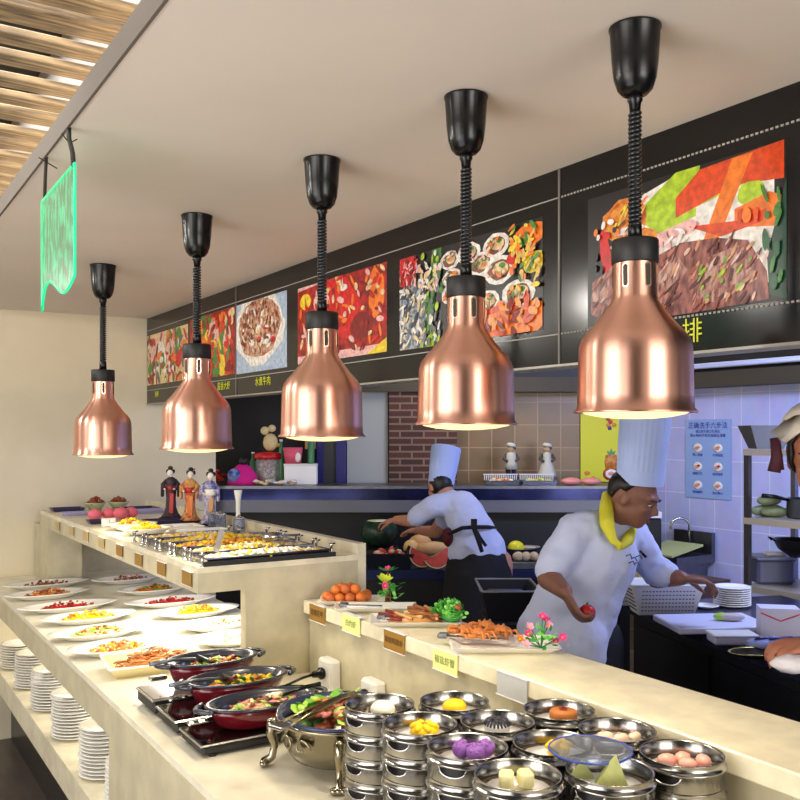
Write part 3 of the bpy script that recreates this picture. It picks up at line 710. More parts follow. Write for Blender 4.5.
for (px,py,n),(x,y) in zip(specs,pos):
    rot0=rnd.uniform(-.25,.25)
    for k in range(5):
        lb='steel steamer basket, %s tier of the %s stack'%(lv[k],n)
        loc=(x,y,TOP+.0005+k*.0452); rz=RZ+rot0+rnd.uniform(-.12,.12)
        if firsts: place(st,loc,rz); tag(st,lb,None,'stacked steel steamer baskets'); firsts=False
        else: dup(st,loc,rz,lb,'stacked steel steamer baskets')
    zb=TOP+.0005+4*.0452+.0212
    pap=MB().lathe([(0,0),(.049,0),(.052,.0006),(0,.0008)],14,sx=1.0,sy=1)
    if n not in('white round bun',):
        o=pap.build('steamer_paper',mat('white_paper',(236,234,238),.8)); place(o,(x,y,zb)); tag(o,'white paper round under the '+n,'paper','paper rounds in the steamers')
    zf=zb+.0012
    C=lambda q: cam(q[0],q[1])  # small offset in camera frame
    def item(mb,name,label,cat,off=(0,0),dz=0,grp=None):
        w=cam(off[0],off[1]); o=mb.build(name); place(o,(x+w.x,y+w.y,zf+dz),RZ); o.scale=(.88,)*3; return tag(o,label,cat,grp)
    bunw=fmat('white_bun_dough',(250,246,228),.6); buny=fmat('yellow_bun_dough',(252,206,10),.5)
    def bunprof(r,h): return [(0,0),(r*.85,0),(r,h*.3),(r*.93,h*.62),(r*.65,h*.88),(r*.3,h*.98),(0,h)]
    if n=='white round bun':
        item(MB().lathe(bunprof(.028,.03),32,material=bunw),'steamed_bun','smooth white round bun in the leftmost steamer','bun',(.006,0))
    elif n.startswith('yellow bun'):
        b=MB().lathe(bunprof(.030,.021),32,material=buny); b.ball((0,0,.025),(.006,.006,.003),f_or,1,.2)
        for k in range(6): b.ball((.018*math.cos(k),.018*math.sin(k),.019),(.014,.008,.008),buny,2,0,Euler((0,.3,k*1.05)))
        item(b,'steamed_bun','flat yellow bun with an orange dot in a front steamer','bun',(.008,0))
    elif n=='purple flower buns':
        for q,(ox,oy) in enumerate(((-.018,.004),(.022,.006),(.004,-.014))):
            b=MB().ball((0,0,.017),(.018,.018,.0165),f_purple,3)
            for k in range(16):
                a=rnd.uniform(0,6.28); u=rnd.uniform(.2,1.3); b.ball((.0165*math.sin(u)*math.cos(a),.0165*math.sin(u)*math.sin(a),.017+.0155*math.cos(u)),.0045,f_purple,1,.2)
            item(b,'purple_bun','crinkled purple bun, %s of the trio'%['left','right','front'][q],'bun',(ox+.008,oy),0,'purple buns')
    elif n=='small yellow bun':
        item(MB().lathe(bunprof(.024,.028),28,material=buny,sx=1.15),'steamed_bun','smooth yellow oval bun in the back steamer','bun',(0,0))
    elif n=='dark striped dumpling':
        b=MB().lathe([(0,0),(.024,0),(.028,.012),(.024,.02),(0,.021)],24,material=fmat('translucent_dough',(206,204,206),.3))
        for k in range(20):
            a=2*PI*k/20; b.tube([(.008*math.cos(a),.008*math.sin(a),.025),(.02*math.cos(a+.2),.02*math.sin(a+.2),.027),(.027*math.cos(a+.3),.027*math.sin(a+.3),.017)],.0022,5,fmat('black_sesame',(30,30,48),.4))
        b.ball((0,0,.024),(.009,.009,.004),fmat('black_sesame',(30,30,48)),2)
        item(b,'sesame_dumpling','translucent dumpling with black swirl top in a back steamer','dumpling',(0,0))
    elif n=='cream cube cake':
        cm=fmat('cream_sponge',(248,240,176),.6)
        for q,(ox,oy) in enumerate(((-.018,0),(.012,.004))): item(MB().cbox((0,0,.015),(.026,.03,.03),cm,.15*(q*2-1),.005),'cream_cake','cream coloured square cake, %s of the pair'%['left','right'][q],'cake',(ox,oy),0,'cream square cakes')
    elif n=='yellow flower bun':
        b=MB().lathe(bunprof(.022,.02),24,material=buny)
        for k in range(6): b.ball((.017*math.cos(k*1.05),.017*math.sin(k*1.05),.019),(.0105,.0085,.007),buny,2,.05,Euler((0,.3,k*1.05)))
        b.ball((0,0,.024),(.008,.008,.006),buny,2)
        item(b,'steamed_bun','yellow flower shaped bun in the middle steamer','bun',(.01,0))
    elif n=='brown round cake':
        bc=fmat('brown_sponge',(172,104,44),.6,bump=.2,scale=80)
        b=MB().lathe([(0,0),(.022,0),(.026,.004),(.026,.02),(.023,.024),(0,.025)],26,material=bc,sx=1.15); b.lathe([(.005,.0255),(.009,.0245),(.009,.0275),(.005,.0275)],16,material=f_dred)
        item(b,'brown_cake','brown round cake with a red date in the back right steamer','cake',(.008,0))
    elif n=='pale dumplings':
        for q,(ox,oy) in enumerate(((-.02,.006),(.006,-.004),(.032,.004))):
            b=MB().ball((0,0,.009),(.018,.012,.0095),fmat('dumpling_dough',(244,214,190),.4),2,.06,Euler((0,0,.5*q)))
            b.ball((-.004,0,.018),(.005,.003,.003),f_pink,1)
            item(b,'shrimp_dumpling','pale peach dumpling, %s of three'%['left','middle','right'][q],'dumpling',(ox,oy),0,'pale dumplings')
    elif n=='pink shrimp dumplings':
        pk=fmat('pink_dough',(246,176,160),.35)
        for q,(ox,oy) in enumerate(((-.024,.0),(.004,.008),(.034,-.004),(.004,-.02))):
            b=MB().ball((0,0,.012),(.019,.014,.0125),pk,2,.06,Euler((0,0,.8*q)))
            item(b,'pink_dumpling','glossy pink dumpling, %s in the right steamer'%['leftmost','rear','rightmost','front'][q],'dumpling',(ox,oy),0,'pink dumplings')
    else:
        lm=fmat('leaf_parcel',(172,178,110),.5,vary=.2,scale=30)
        b=MB(); v=[(-.03,-.016,0),(.03,-.016,0),(.026,.02,0),(-.022,.02,0),(.012,.004,.052)]
        b.add(v,[(3,2,1,0),(0,1,4),(1,2,4),(2,3,4),(3,0,4)],lm); item(b,'rice_parcel','pyramid of rice wrapped in pale green leaf','rice parcel',(.0,0))
        b=MB(); v=[(-.03,-.01,0),(.02,-.012,0),(.02,.014,0),(-.02,.014,0),(.0,.004,.03)]
        b.add(v,[(3,2,1,0),(0,1,4),(1,2,4),(2,3,4),(3,0,4)],lm); item(b,'rice_parcel','smaller leaf parcel behind the rice pyramid','rice parcel',(-.036,.03))
gp=mat('clear_glass',(214,222,240),.06,alpha=None,trans=.9)
p=wz(590,748,ZT+.014)
t=thing('glass_plate','clear glass plate with blue edge resting on the middle steamers','plate',(p.x,p.y,ZT+.0015))
MB().lathe([(0,0),(.045,0),(.066,.008),(.068,.011),(.066,.011),(.045,.003),(0,.003)],36).build('plate_body',gp,t)
MB().tube(curve_arc((0,0,.0105),.067,0,2*PI,40),.0016,6,cap=False).build('blue_edge',mat('blue_rim',(60,80,170),.2),t)

# ---------- serving ledge dishes ----------
LZ=1.0805
def plat(label,px,py,w,dp,rz=0):
    p=wz(px,py,LZ+.018); p.x=min(max(p.x,1.35),1.385)
    t=thing('rectangular_platter',label,'platter',(p.x,p.y,LZ),RZ+PI/2,'white platters on the serving ledge')
    tray_mb((dp/2-.03,w/2-.025),(dp/2,w/2),.017,.004).build('platter_body',porc,t)
    MB().box((-dp/2+.028,-w/2+.024,0),(dp/2-.028,w/2-.024,.003)).build('foot_ring',fmat('platter_foot',(222,206,150),.4),t)
    return p,t
oranges=[]
p1,_=plat('white rectangular platter under the heap of oranges',350,598,.20,.115)
om=fmat('orange_peel',(212,112,34),.45,bump=.25,scale=160); om2=fmat('orange_brown_peel',(190,96,44),.45,bump=.25,scale=160)
ps=[(-.03,-.075),(-.03,-.04),(-.035,.0),(-.03,.04),(.005,-.09),(.005,-.055),(.003,-.018),(.005,.02),(.008,.06),(.04,-.06),(.04,-.02),(.04,.02),(.042,.06),(-.012,-.055,1),(-.012,-.018,1),(.022,-.035,1),(.02,.0,1),(-.01,.02,1)]
for i,q in enumerate(ps):
    lay=len(q)>2; r_=rnd.uniform(.0145,.0175)
    b=MB().ball((0,0,0),(r_,r_,r_*.95),rnd.choice([om,om,om2]),3); b.ball((0,0,r_*.95),(.002,.002,.0012),f_dgr,1)
    o=b.build('small_orange'); w_=cam(q[1]*.8,q[0]*.75); place(o,(p1.x+w_.x,p1.y+w_.y+.012,LZ+.0045+r_+(.023 if lay else 0)))
    tag(o,'small orange in the %s layer of the heap at the far end of the ledge'%('upper' if lay else 'lower'),'orange','small oranges heaped on the ledge')
p2,_=plat('white platter with the pink and yellow flower ornament',375,605,.24,.105)
p3,_=plat('white platter of fried sticks beside the lettuce',411,618,.25,.13)
p4,_=plat('white platter of fried crabs with pink flowers, nearest on the ledge',503,641,.26,.15)
b=MB()
for i in range(34):
    a=rnd.uniform(-.6,.6)+.6; l_=rnd.uniform(.02,.04); x=rnd.uniform(-.035,.045); y=rnd.uniform(-.09,.075); z=.012+rnd.uniform(0,.035)*(1-abs(y)/.1)
    b.tube([(x-l_*math.cos(a),y-l_*math.sin(a),z),(x+l_*math.cos(a),y+l_*math.sin(a),z+rnd.uniform(-.006,.01))],.0048,6,rnd.choice([f_br,f_tan,f_cream,f_meat,f_dred,f_tan]))
b.lathe([(0,.003),(.9,.003),(.7,.018),(0,.026)],16,sx=.05,sy=.085,material=f_tan)
o=b.build('fried_sticks'); place(o,(p3.x,p3.y+.0,LZ+.0045),RZ+PI/2); tag(o,'heap of brown fried sticks and pale chips on the ledge platter','food',None,'stuff')
pc=wz(450,612,LZ+.04)
b=MB(); lm=[fmat('lettuce_green',(96,190,80),.5),fmat('lettuce_bright',(146,222,110),.5),fmat('lettuce_deep',(56,150,60),.5)]
for i in range(420):
    th=rnd.uniform(0,6.28); ph=rnd.uniform(0,1.35); rr=rnd.uniform(.02,.04)
    c=(rr*math.sin(ph)*math.cos(th),rr*1.45*math.sin(ph)*math.sin(th),.008+rr*1.1*math.cos(ph))
    b.leaf(c,rnd.uniform(.008,.017),rnd.uniform(.008,.015),Euler((rnd.uniform(-.8,.8),-ph*0+rnd.uniform(-1.2,.2),th+rnd.uniform(-.6,.6))),rnd.choice(lm),.4)
b.ball((0,0,.02),(.026,.04,.024),lm[2],2,.1)
b.ball((.0,-.035,.042),(.012,.014,.009),f_meat,2,.15)
o=b.build('lettuce_garnish'); place(o,(pc.x-.0,pc.y,LZ+.016)); tag(o,'frilly bright green lettuce bunch with a brown shrimp on top','lettuce')
# crabs / fried shrimps
cr=fmat('fried_crust',(196,118,56),.5,vary=.25,scale=70,bump=.5)
CB=[(466,632),(480,636),(487,628),(503,633)]
for i,(px,py) in enumerate(CB):
    p=wz(px,py,LZ+.025)
    t=thing('fried_crab','x','crab',(p.x,p.y,LZ+.0185),rnd.uniform(-.4,.4)+1.2,'fried crabs on the nearest ledge platter')
    t['label']='golden fried crab, '+['leftmost of the four','second from the left at the front','at the back of the four','rightmost of the four beside the flowers'][i]
    MB().ball((0,0,.012),(.03,.021,.0125),cr,3,.05).build('shell',None,t)
    for s in (-1,1):
        for k in range(3):
            a=s*(.5+.45*k); MB().tube([(s*.018,-.012+.011*k,.012),(s*.034,-.018+.014*k,.019),(s*.044,-.022+.017*k,.006)],[.0045,.0035,.002],6,cr).build('leg',None,t)
        MB().tube([(s*.016,.016,.012),(s*.026,.03,.014),(s*.016,.04,.012)],[.005,.006,.007],7,cr).ball((s*.01,.043,.012),(.008,.005,.005),cr,2).build('claw',None,t)
# flower ornaments
fp=fmat('petal_magenta',(226,40,140),.5); fp2=fmat('petal_pale_pink',(242,150,190),.5); fy=fmat('petal_yellow_green',(206,226,60),.5); stem=fmat('stem_green',(40,120,60),.5)
def flower(parent,c,r,m,n=5,name='flower',tilt=None):
    b=MB()
    for k in range(n):
        a=2*PI*k/n; b.leaf((0,0,0),r,r*.7,Euler((0,-.35,a)),m,.25)
    b.ball((0,0,.002),(r*.22,r*.22,r*.18),f_yel,1)
    o=b.build(name,None,parent); o.location=c; o.rotation_euler=tilt or (.5,-.3,0); return o
pf=wz(533,655,LZ+.004); 
t=thing('flower_ornament','artificial magenta flowers with green leaves at the right end of the crab platter','flowers',(pf.x+.02,pf.y-.005,LZ+.021),RZ)
b=MB()
hd=[(.012,0,.062,fp),(.004,0,.07,fp),(.018,.005,.05,fp2),(.035,0,.012,fp),(.05,0,.022,fp),(-.03,0,.03,fp),(-.026,.01,.045,fp2),(-.035,-.01,.008,fp2),(-.05,.0,.018,f_or)]
for h_ in hd: b.tube([(0,0,-.002),(h_[0]*.5,h_[1],h_[2]*.6),(h_[0],h_[1],h_[2])],.0014,5)
b.build('stems',stem,t)
for h_ in hd: flower(t,h_[:3],.0125,h_[3],5,'flower_head',(rnd.uniform(.3,1.2),rnd.uniform(-.5,.5),0))
b=MB()
for i in range(26): b.leaf((rnd.uniform(-.045,.03),rnd.uniform(-.01,.01),rnd.uniform(.0,.04)),.02,.012,Euler((rnd.uniform(-1,1),rnd.uniform(-1,.5),rnd.uniform(0,6))),rnd.choice(lm))
b.build('leaves',None,t)
p=wz(388,606,LZ)
t=thing('flower_ornament','artificial palm like plant with pink and yellow flower beside the oranges','flowers',(p.x,p.y,LZ+.0185),RZ)
MB().tube([(0,0,-.002),(.002,0,.03),(0,0,.085)],[.006,.004,.003],8).build('trunk',f_dred,t)
b=MB()
for i in range(30):
    a=rnd.uniform(0,6.28); b.leaf((.012*math.cos(a)+rnd.choice([0,.02,-.018]),.012*math.sin(a),rnd.uniform(.004,.05)),.026,.014,Euler((rnd.uniform(-.6,.6),rnd.uniform(-.8,.2),a)),rnd.choice(lm))
for k in range(7): b.leaf((0,0,.088),.034,.013,Euler((0,-.1,k*.9)),lm[2])
b.build('leaves',None,t)
flower(t,(0,0,.093),.012,fp,6,'flower_head'); flower(t,(-.01,-.016,.058),.03,fy,6,'flower_head',(.3,.1,0)); flower(t,(-.008,-.02,.046),.013,fp,6,'flower_head',(1.2,0,0))
p=wz(401,600,LZ)
t=thing('condiment_bottle','small bottle with yellow top behind the flower plant','bottle',(1.455,p.y+.0,LZ),0)
MB().lathe([(0,0),(.0125,0),(.013,.03),(.011,.038),(0,.038)],18).build('bottle_body',fmat('bottle_tan',(150,140,80),.3),t)
MB().lathe([(0,.038),(.0115,.038),(.013,.045),(.0125,.06),(.007,.068),(0,.069)],18).build('cap',fmat('bottle_yellow',(206,190,50),.35),t)
# tongs on the ledge
for i,(px,py,rz,l_) in enumerate(((348,606,-.1,.10),(386,618,-.05,.10),(448,637,-.25,.15))):
    p=wz(px,py,LZ+.02)
    t=thing('serving_tongs','flat steel tongs on the ledge '+['below the oranges','in front of the fried sticks','in front of the fried crabs'][i],'tongs',(p.x,p.y,LZ+.0205),RZ+rz,'steel tongs on the serving ledge')
    for s in (-1,1): MB().box((-.01,-.003+s*.006-.003,0),(l_,s*.006+.003,.003)).build('arm',steel,t)
    MB().cbox((-.012,0,.003),(.026,.024,.012),None,0,.003).build('hinge_block',steeld,t)

# ---------- upper shelf contents ----------
UZ=1.2075
def big_tray(label,xa,xb,yc,dy,fm,n,size,h,i,food):
    t=thing('buffet_tray',label,'tray',((xa+xb)/2,yc,UZ),0,'steel buffet trays on the upper shelf')
    hx=(xb-xa)/2-.016
    tray_mb((hx-.01,dy/2-.008),(hx,dy/2),.022,.004).build('tray_pan',steel,t)
    MB().tube([(-hx,-dy/2,.022),(hx,-dy/2,.022),(hx,dy/2,.022),(-hx,dy/2,.022),(-hx,-dy/2,.022)],.0035,6).build('tray_rim',steeld,t)
    for sx in (-1,1):
        for sy in (-1,1):
            q=MB().lathe([(0,0),(.009,0),(.009,.004),(.0045,.006),(.0045,.03),(.007,.033),(.007,.04),(0,.042)],12,(sx*(hx+.010),sy*(dy/2-.012),0)).build('corner_post',steel,t)
            MB().tube([(sx*(hx+.010),sy*(dy/2-.012),.037),(sx*(hx+.010)+.014,sy*(dy/2-.012),.04)],.0028,6).build('post_knob',blackpl,q)
    heap('tray_food',food,'food',((xa+xb)/2,yc,UZ+.008),hx*.95,dy*.46,h*.8,fm,n*2,size*.78)
big_tray('steel tray of egg slices at the near end of the upper shelf',.925,1.37,2.625,.13,[f_wh,f_wh,f_yel,f_wh],110,.013,.018,0,'white and yellow egg slices in the tray nearest the camera on the upper shelf')
big_tray('steel tray of pale noodles, second on the upper shelf',.925,1.38,2.775,.13,[f_cream,f_cream,f_yel,f_wh],110,.012,.024,1,'pale yellow noodles in the second tray of the upper shelf')
big_tray('steel tray of orange omelette, third on the upper shelf',.925,1.39,2.925,.13,[f_or,f_yel,f_tan,f_yel],110,.013,.02,2,'orange and yellow omelette pieces in the third tray')
big_tray('steel tray of yellow pieces, fourth on the upper shelf',.925,1.39,3.075,.13,[f_yel,f_cream,f_yel],90,.013,.022,3,'yellow pieces in the fourth tray of the upper shelf')
big_tray('steel tray of cream food, fifth on the upper shelf',.925,1.30,3.225,.13,[f_yel,f_wh,f_cream],90,.012,.016,4,'cream and white food in the fifth tray of the upper shelf')
tray_black=MB().box((-.250,-.006,0),(.19,.003,.014)); o=tray_black.build('tray_stop_rail',blackmt); place(o,(1.18,2.555+.003,UZ)); tag(o,'dark metal rail in front of the egg tray','rail')
# serving spoons
for i,(px,py,rz) in enumerate(((239,552,0),(371-90,538,0))):
    p=wz(px,py,UZ+.05)
    t=thing('serving_spoon',['upright flat steel spatula standing in the egg tray','round steel serving spoon in the noodle tray'][i],'spoon',(p.x,(2.64,2.78)[i],UZ+.03),0)
    if i==0: MB().box((-.009,-.002,0),(.009,.002,.07),M=Matrix.Rotation(.25,4,'Y')).build('spoon_handle',steel,t)
    else:
        MB().lathe([(0,0),(.026,.004),(.034,.016),(.03,.024),(0,.03)],20,sx=1.3,M=Matrix.Translation((0,0,.004))).build('spoon_bowl',steel,t)
        MB().tube([(.03,0,.02),(.10,0,.018)],.004,6).build('spoon_handle',steeld,t)
# mid shelf: white platters with yellow food, pink balls, dark trays
o=oval_platter('white platter of yellow fruit at the front of the upper shelf',(1.04,3.50,UZ),0,.105,.075,None)
heap('fruit_pieces','yellow and green fruit pieces on the front platter of the upper shelf','food',(1.04,3.50,UZ+.008),.07,.045,.03,[f_yel,f_yel,f_lg],50,.011)
o=oval_platter('second white platter of yellow fruit further along the upper shelf',(1.04,3.70,UZ),0,.105,.075,None)
heap('fruit_pieces','yellow and orange pieces on the second platter of the upper shelf','food',(1.04,3.70,UZ+.008),.07,.045,.03,[f_yel,f_yel,f_or],50,.011)
pkm=fmat('pink_candy',(232,112,128),.6,bump=.5,scale=70)
for i,(px,py,r_) in enumerate(((95,515,.030),(109,514,.030),(121,514,.032),(131,513,.030))):
    p=wz(px,py+3,UZ+.01); o=MB().ball((0,0,0),(r_*1.1,r_*.95,r_*.85),pkm,3,.03).build('pink_dessert_ball'); place(o,(max(p.x,.95),p.y-.06*0,UZ+r_*.85+.001+.013*0)); tag(o,'round pink dessert on the upper shelf, '+['leftmost of four','second from the left','third from the left','rightmost of four'][i],'dessert','pink desserts on the upper shelf')
tb=fmat('dark_violet_tray',(56,54,86),.25); tl=fmat('pale_violet_tray',(176,172,210),.25)
for i,(x,yy,w,dp,m,lb) in enumerate(((1.02,4.80,.16,.11,tb,'dark tray at the far end of the upper shelf'),(1.0,4.52,.13,.08,tl,'pale violet tray beside the pink desserts'),
    (1.0,4.05,.11,.075,tb,'small dark tray in front of the pink desserts'),(1.33,4.64,.2,.14,tb,'dark violet tray near the backsplash, far end'),(1.33,4.47,.2,.13,tl,'pale violet tray near the backsplash'),(1.26,3.92,.2,.12,tb,'dark violet tray in front of the dolls'),
    (1.22,3.62,.16,.14,porc,'white tray in front of the dolls'),(1.24,3.42,.2,.11,porc,'white tray beside the fifth steel tray'))):
    t=thing('serving_tray',lb,'tray',(x,yy,UZ),0,'flat trays on the upper shelf'); tray_mb((w/2-.01,dp/2-.01),(w/2,dp/2),.016,.003).build('tray_body',m,t)
    MB().box((-w/2+.014,-dp/2+.014,.0032),(w/2-.014,dp/2-.014,.0045)).build('tray_inlay',tl,t)
for i,(x,yy) in enumerate(((1.16,4.80),(1.28,4.80))):
    t=thing('round_bowl',['left','right'][i]+' pale green bowl of reddish brown food at the far end of the shelf','bowl',(x,yy,UZ))
    MB().lathe([(0,0),(.03,0),(.05,.03),(.058,.036),(.055,.037),(.028,.006),(0,.005)],28).build('bowl_body',fmat('bowl_pale_green',(190,200,160),.3),t)
    heap('bowl_food','reddish brown food in the %s far bowl'%['left','right'][i],'food',(x,yy,UZ+.022),.042,.042,.034,[f_meat,f_dred,f_br],40,.012)
for i,(x,yy) in enumerate(((.98,3.88),(1.01,3.89))):
    o=MB().cbox((0,0,.018),(.026,.03,.036),porc,.2,.004).build('sugar_cube_cup'); place(o,(x,yy,UZ)); tag(o,['left','right'][i]+' small white square cup on the edge of the upper shelf','cup','white square cups')
# glasses near backsplash
for i,(px,py) in enumerate(((222,520),(231,522),(252,523))):
    p=wz(px,py+4,UZ)
    t=thing('glass_jar','clear glass jar beside the backsplash, '+['left of the vase','touching the vase','right of the vase'][i],'jar',(1.36,[3.62,3.54,3.34][i],UZ),0,'glass jars at the backsplash')
    MB().lathe([(0,0),(.022,0),(.024,.003),(.022,.055),(.02,.058),(.02,.055),(.021,.006),(0,.005)],20).build('jar_body',gp,t)
    MB().lathe([(0,.0585),(.023,.0585),(.023,.064),(.006,.068),(.006,.074),(0,.075)],18).build('jar_lid',steel,t)
t=thing('bud_vase','slender white flared bud vase at the backsplash','vase',(1.405,3.46,UZ))
MB().lathe([(0,0),(.02,0),(.021,.007),(.012,.035),(.0085,.07),(.010,.12),(.0175,.162),(.0165,.164),(.009,.12),(.007,.07),(0,.02)],24).build('vase_body',fmat('vase_white',(226,226,214),.2),t)

# ---------- kimono dolls ----------
def doll(label,px,pyb,d,kim,obi,inner,acc,lean):
    p=wd(px,pyb,d); p.x=min(p.x,1.40)
    t=thing('kimono_doll',label,'doll',(p.x,p.y,UZ),RZ,'three kimono dolls on the upper shelf',1.10)
    MB().box((-.045,-.03,0),(.045,.03,.009),bev=.003).build('base',blackpl,t)
    k=mat(kim[0],kim[1],.6,rgb2=kim[2],scale=60)
    MB().lathe([(0,.009),(.034,.009),(.03,.02),(.021,.05),(.019,.09),(.021,.115),(.018,.122),(.021,.14),(.023,.158),(.016,.172),(.007,.177),(0,.177)],24,sx=1.05,sy=.8).lathe([(.03,.009),(.042,.009),(.032,.022),(.02,.04)],20,sx=1.0,sy=.9).build('kimono',k,t)
    MB().box((-.004,-.0245,.02),(.014,-.014,.11),bev=.002,M=Matrix.Rotation(.04,4,'Y')).build('front_panel',inner,t)
    MB().lathe([(.0195,.118),(.0225,.12),(.0225,.14),(.0195,.142)],24,sx=1.08,sy=.85).cbox((0,.022,.13),(.026,.012,.03),None,0,.004).build('sash',obi,t)
    for s in (-1,1):
        b=MB().tube([(s*.017,0,.164),(s*.033,-.006,.145),(s*.024,-.02,.128)],[.0075,.0095,.009],8)
        b.cbox((s*.034,-.008,.118),(.010,.026,.05),None,0,.004)
        b.build('sleeve',k,t)
        MB().ball((s*.02,-.025,.127),(.005,.005,.004),fmat('doll_face',(244,234,226),.4),2).build('hand',None,t)
    hd=MB().tube([(0,0,.172),(0,0,.184)],.005,8,fmat('doll_face',(244,234,226),.4)).ball((lean*.003,-.002,.193),(.0125,.0125,.0145),fmat('doll_face',(244,234,226),.4),3)
    hd.ball((lean*.003,-.0155,.19),(.0018,.0015,.001),f_red,1).ball((lean*.003-.004,-.0140,.194),(.002,.001,.0007),blackpl,1).ball((lean*.003+.004,-.0140,.194),(.002,.001,.0007),blackpl,1)
    ho=hd.build('head',None,t)
    hb=MB().ball((lean*.003,.004,.197),(.0145,.013,.0145),hair,2).ball((lean*.003,.002,.214),(.011,.010,.009),hair,2).ball((lean*.003-.013,.004,.2),(.006,.009,.009),hair,2).ball((lean*.003+.013,.004,.2),(.006,.009,.009),hair,2)
    hb.build('hair',None,t)
    MB().tube([(lean*.003-.02,0,.21),(lean*.003+.018,0,.216)],.001,5).ball((lean*.003+.016,-.004,.214),.004,None,1).build('hair_pin',acc,t)
doll('doll in a black kimono with red panel, leftmost of three',171,518,4.16,('kimono_black',(30,26,36),(70,40,50)),f_dred,f_red,f_yel,-1)
doll('doll in a yellow and red patterned kimono, middle of three',190,521,4.00,('kimono_gold',(214,180,96),(190,60,50)),f_red,f_or,f_red,1)
doll('doll in a blue and white kimono, rightmost of three',210,525,3.86,('kimono_blue',(52,58,140),(206,200,220)),f_wh,f_tan,f_wh,1)
# ================= KITCHEN =================
def K(px,d,z=0): return cam(lat(px,d),d,z)
def kth(name,label,cat,px,d,z,group=None,rz=0): return thing(name,label,cat,K(px,d,z),RZ+rz,group)
# walls (camera-facing diagonal wall and the tiled right wall)
beige_t=tilemat('brown_beige_tile',(136,106,62),(124,96,56),(166,138,92),.153,.151,.004,.35)
brick=tilemat('dark_red_brick',(84,38,26),(60,28,20),(126,100,78),.155,.045,.006,.7,.5)
blue_t=tilemat('white_glazed_tile',(186,190,236),(180,184,234),(218,222,246),.19,.205,.003,.12,0,'yz',.15)
def kwall(name,pa,pb,d0,d1,z0,z1,m,kind='structure'):
    b=MB().box((lat(pa,d0),0,z0),(lat(pb,d0),d1-d0,z1)); o=b.build(name,m); o.location=cam(0,d0,0); o.rotation_euler=(0,0,RZ)
    if kind: o['kind']=kind
    return o
kwall('wall_kitchen_tiled',455,641,6.0,6.1,0,2.45,beige_t)
kwall('wall_kitchen_dark',150,457,6.02,6.1,0,2.45,mat('dark_wall_paint',(20,20,24),.6))
kwall('wall_brick_pillar',389,457,5.86,6.01,1.0,2.0,brick)
struct('wall_right',MB().box((4.55,-3,0),(4.65,4.215,2.45)),blue_t)
kh=mat('khaki_soffit',(70,62,46),.6)
kwall('trim_2',150,641,5.84,5.99,1.875,1.97,kh); kwall('trim_3',150,641,5.9,5.99,1.971,2.45,dark)
struct('trim_4',MB().box((4.40,-3,1.88),(4.549,4.05,1.97)),kh); struct('trim_5',MB().box((4.43,-3,1.971),(4.549,4.05,2.45)),dark)
t=thing('tube_light_fixture','thin pale tube light along the soffit above the white tiled wall','light',(4.38,2.9,1.99))
MB().box((0,-.9,0),(.048,1.0,.03)).build('housing',white,t); MB().tube([(-.01,-.88,.012),(-.01,.98,.012)],.01,8).build('tube',mat('tube_glow',(190,200,255),.5,emit=.4),t)
# panels left of the brick
o=kwall('grey_partition_board',347,388,5.9,5.96,1.25,2.0,mat('grey_board',(166,170,170),.6),None); tag(o,'plain pale grey board standing between the navy frame and brick pillar','board')
t=thing('navy_door_frame','navy blue framed dark door left of the grey board','door',cam(0,5.88,0),RZ)
nv=mat('navy_frame',(24,26,110),.4)
MB().box((lat(317,5.88),0,1.25),(lat(323,5.88),.06,2.0)).box((lat(336,5.88),0,1.25),(lat(346,5.88),.06,2.0)).build('frame',nv,t)
MB().box((lat(323,5.88),.02,1.25),(lat(336,5.88),.05,2.0)).build('door_panel',mat('dark_grey_door',(62,64,64),.5),t)
# ledge (pass shelf)
t=thing('steel_pass_ledge','long steel pass ledge across the kitchen with a bright blue front edge','shelf',cam(0,5.45,0),RZ)
MB().box((lat(204,5.45),0,1.268),(lat(635,5.45),.36,1.285)).build('ledge_top',steeld,t)
MB().box((lat(204,5.45),0,1.2),(lat(635,5.45),.02,1.268)).build('blue_front',mat('blue_steel_front',(44,50,96),.16,.8,vary=.45,scale=3),t)
MB().box((lat(204,5.45),.005,1.125),(lat(635,5.45),.02,1.2)).build('grey_front',mat('lilac_grey_front',(112,114,124),.4,.4),t)
MB().box((lat(204,5.45),.12,0),(lat(635,5.45),.36,1.12)).build('under_ledge_darkness',dark,t)  # near-black box stands in for the unlit space below the ledge
jarg=mat('jar_glass',(214,222,224),.1); jarg.node_tree.nodes['Principled BSDF'].inputs['Alpha'].default_value=.3
# ---- things on the ledge, left part
LZK=1.2855
t=kth('candy_jar','clear jar with a red lid and round cream knobs on the blue ledge','jar',268,5.69,LZK)
MB().lathe([(0,0),(.075,0),(.08,.01),(.08,.155),(.076,.155),(.076,.012),(0,.01)],24).build('jar_body',jarg,t)
MB().lathe([(0,.156),(.088,.156),(.09,.17),(.088,.192),(.06,.2),(0,.202)],28).build('lid',fmat('jar_lid_red',(196,24,28),.35),t)
b=MB(); 
for i in range(90): b.ball((rnd.uniform(-.045,.045),rnd.uniform(-.045,.045),rnd.uniform(.02,.145)),.014,rnd.choice([f_cream,f_pink,f_tan,f_wh]),1)
b.build('sweets',None,t)
b=MB().ball((.015,0,.262),(.048,.04,.058),fmat('knob_cream',(226,206,150),.4),2).ball((-.02,0,.335),(.028,.02,.028),f_cream,2).ball((.025,0,.35),(.026,.02,.024),f_cream,2).ball((.06,0,.245),(.02,.016,.014),f_tan,2).build('lid_ornament',None,t)
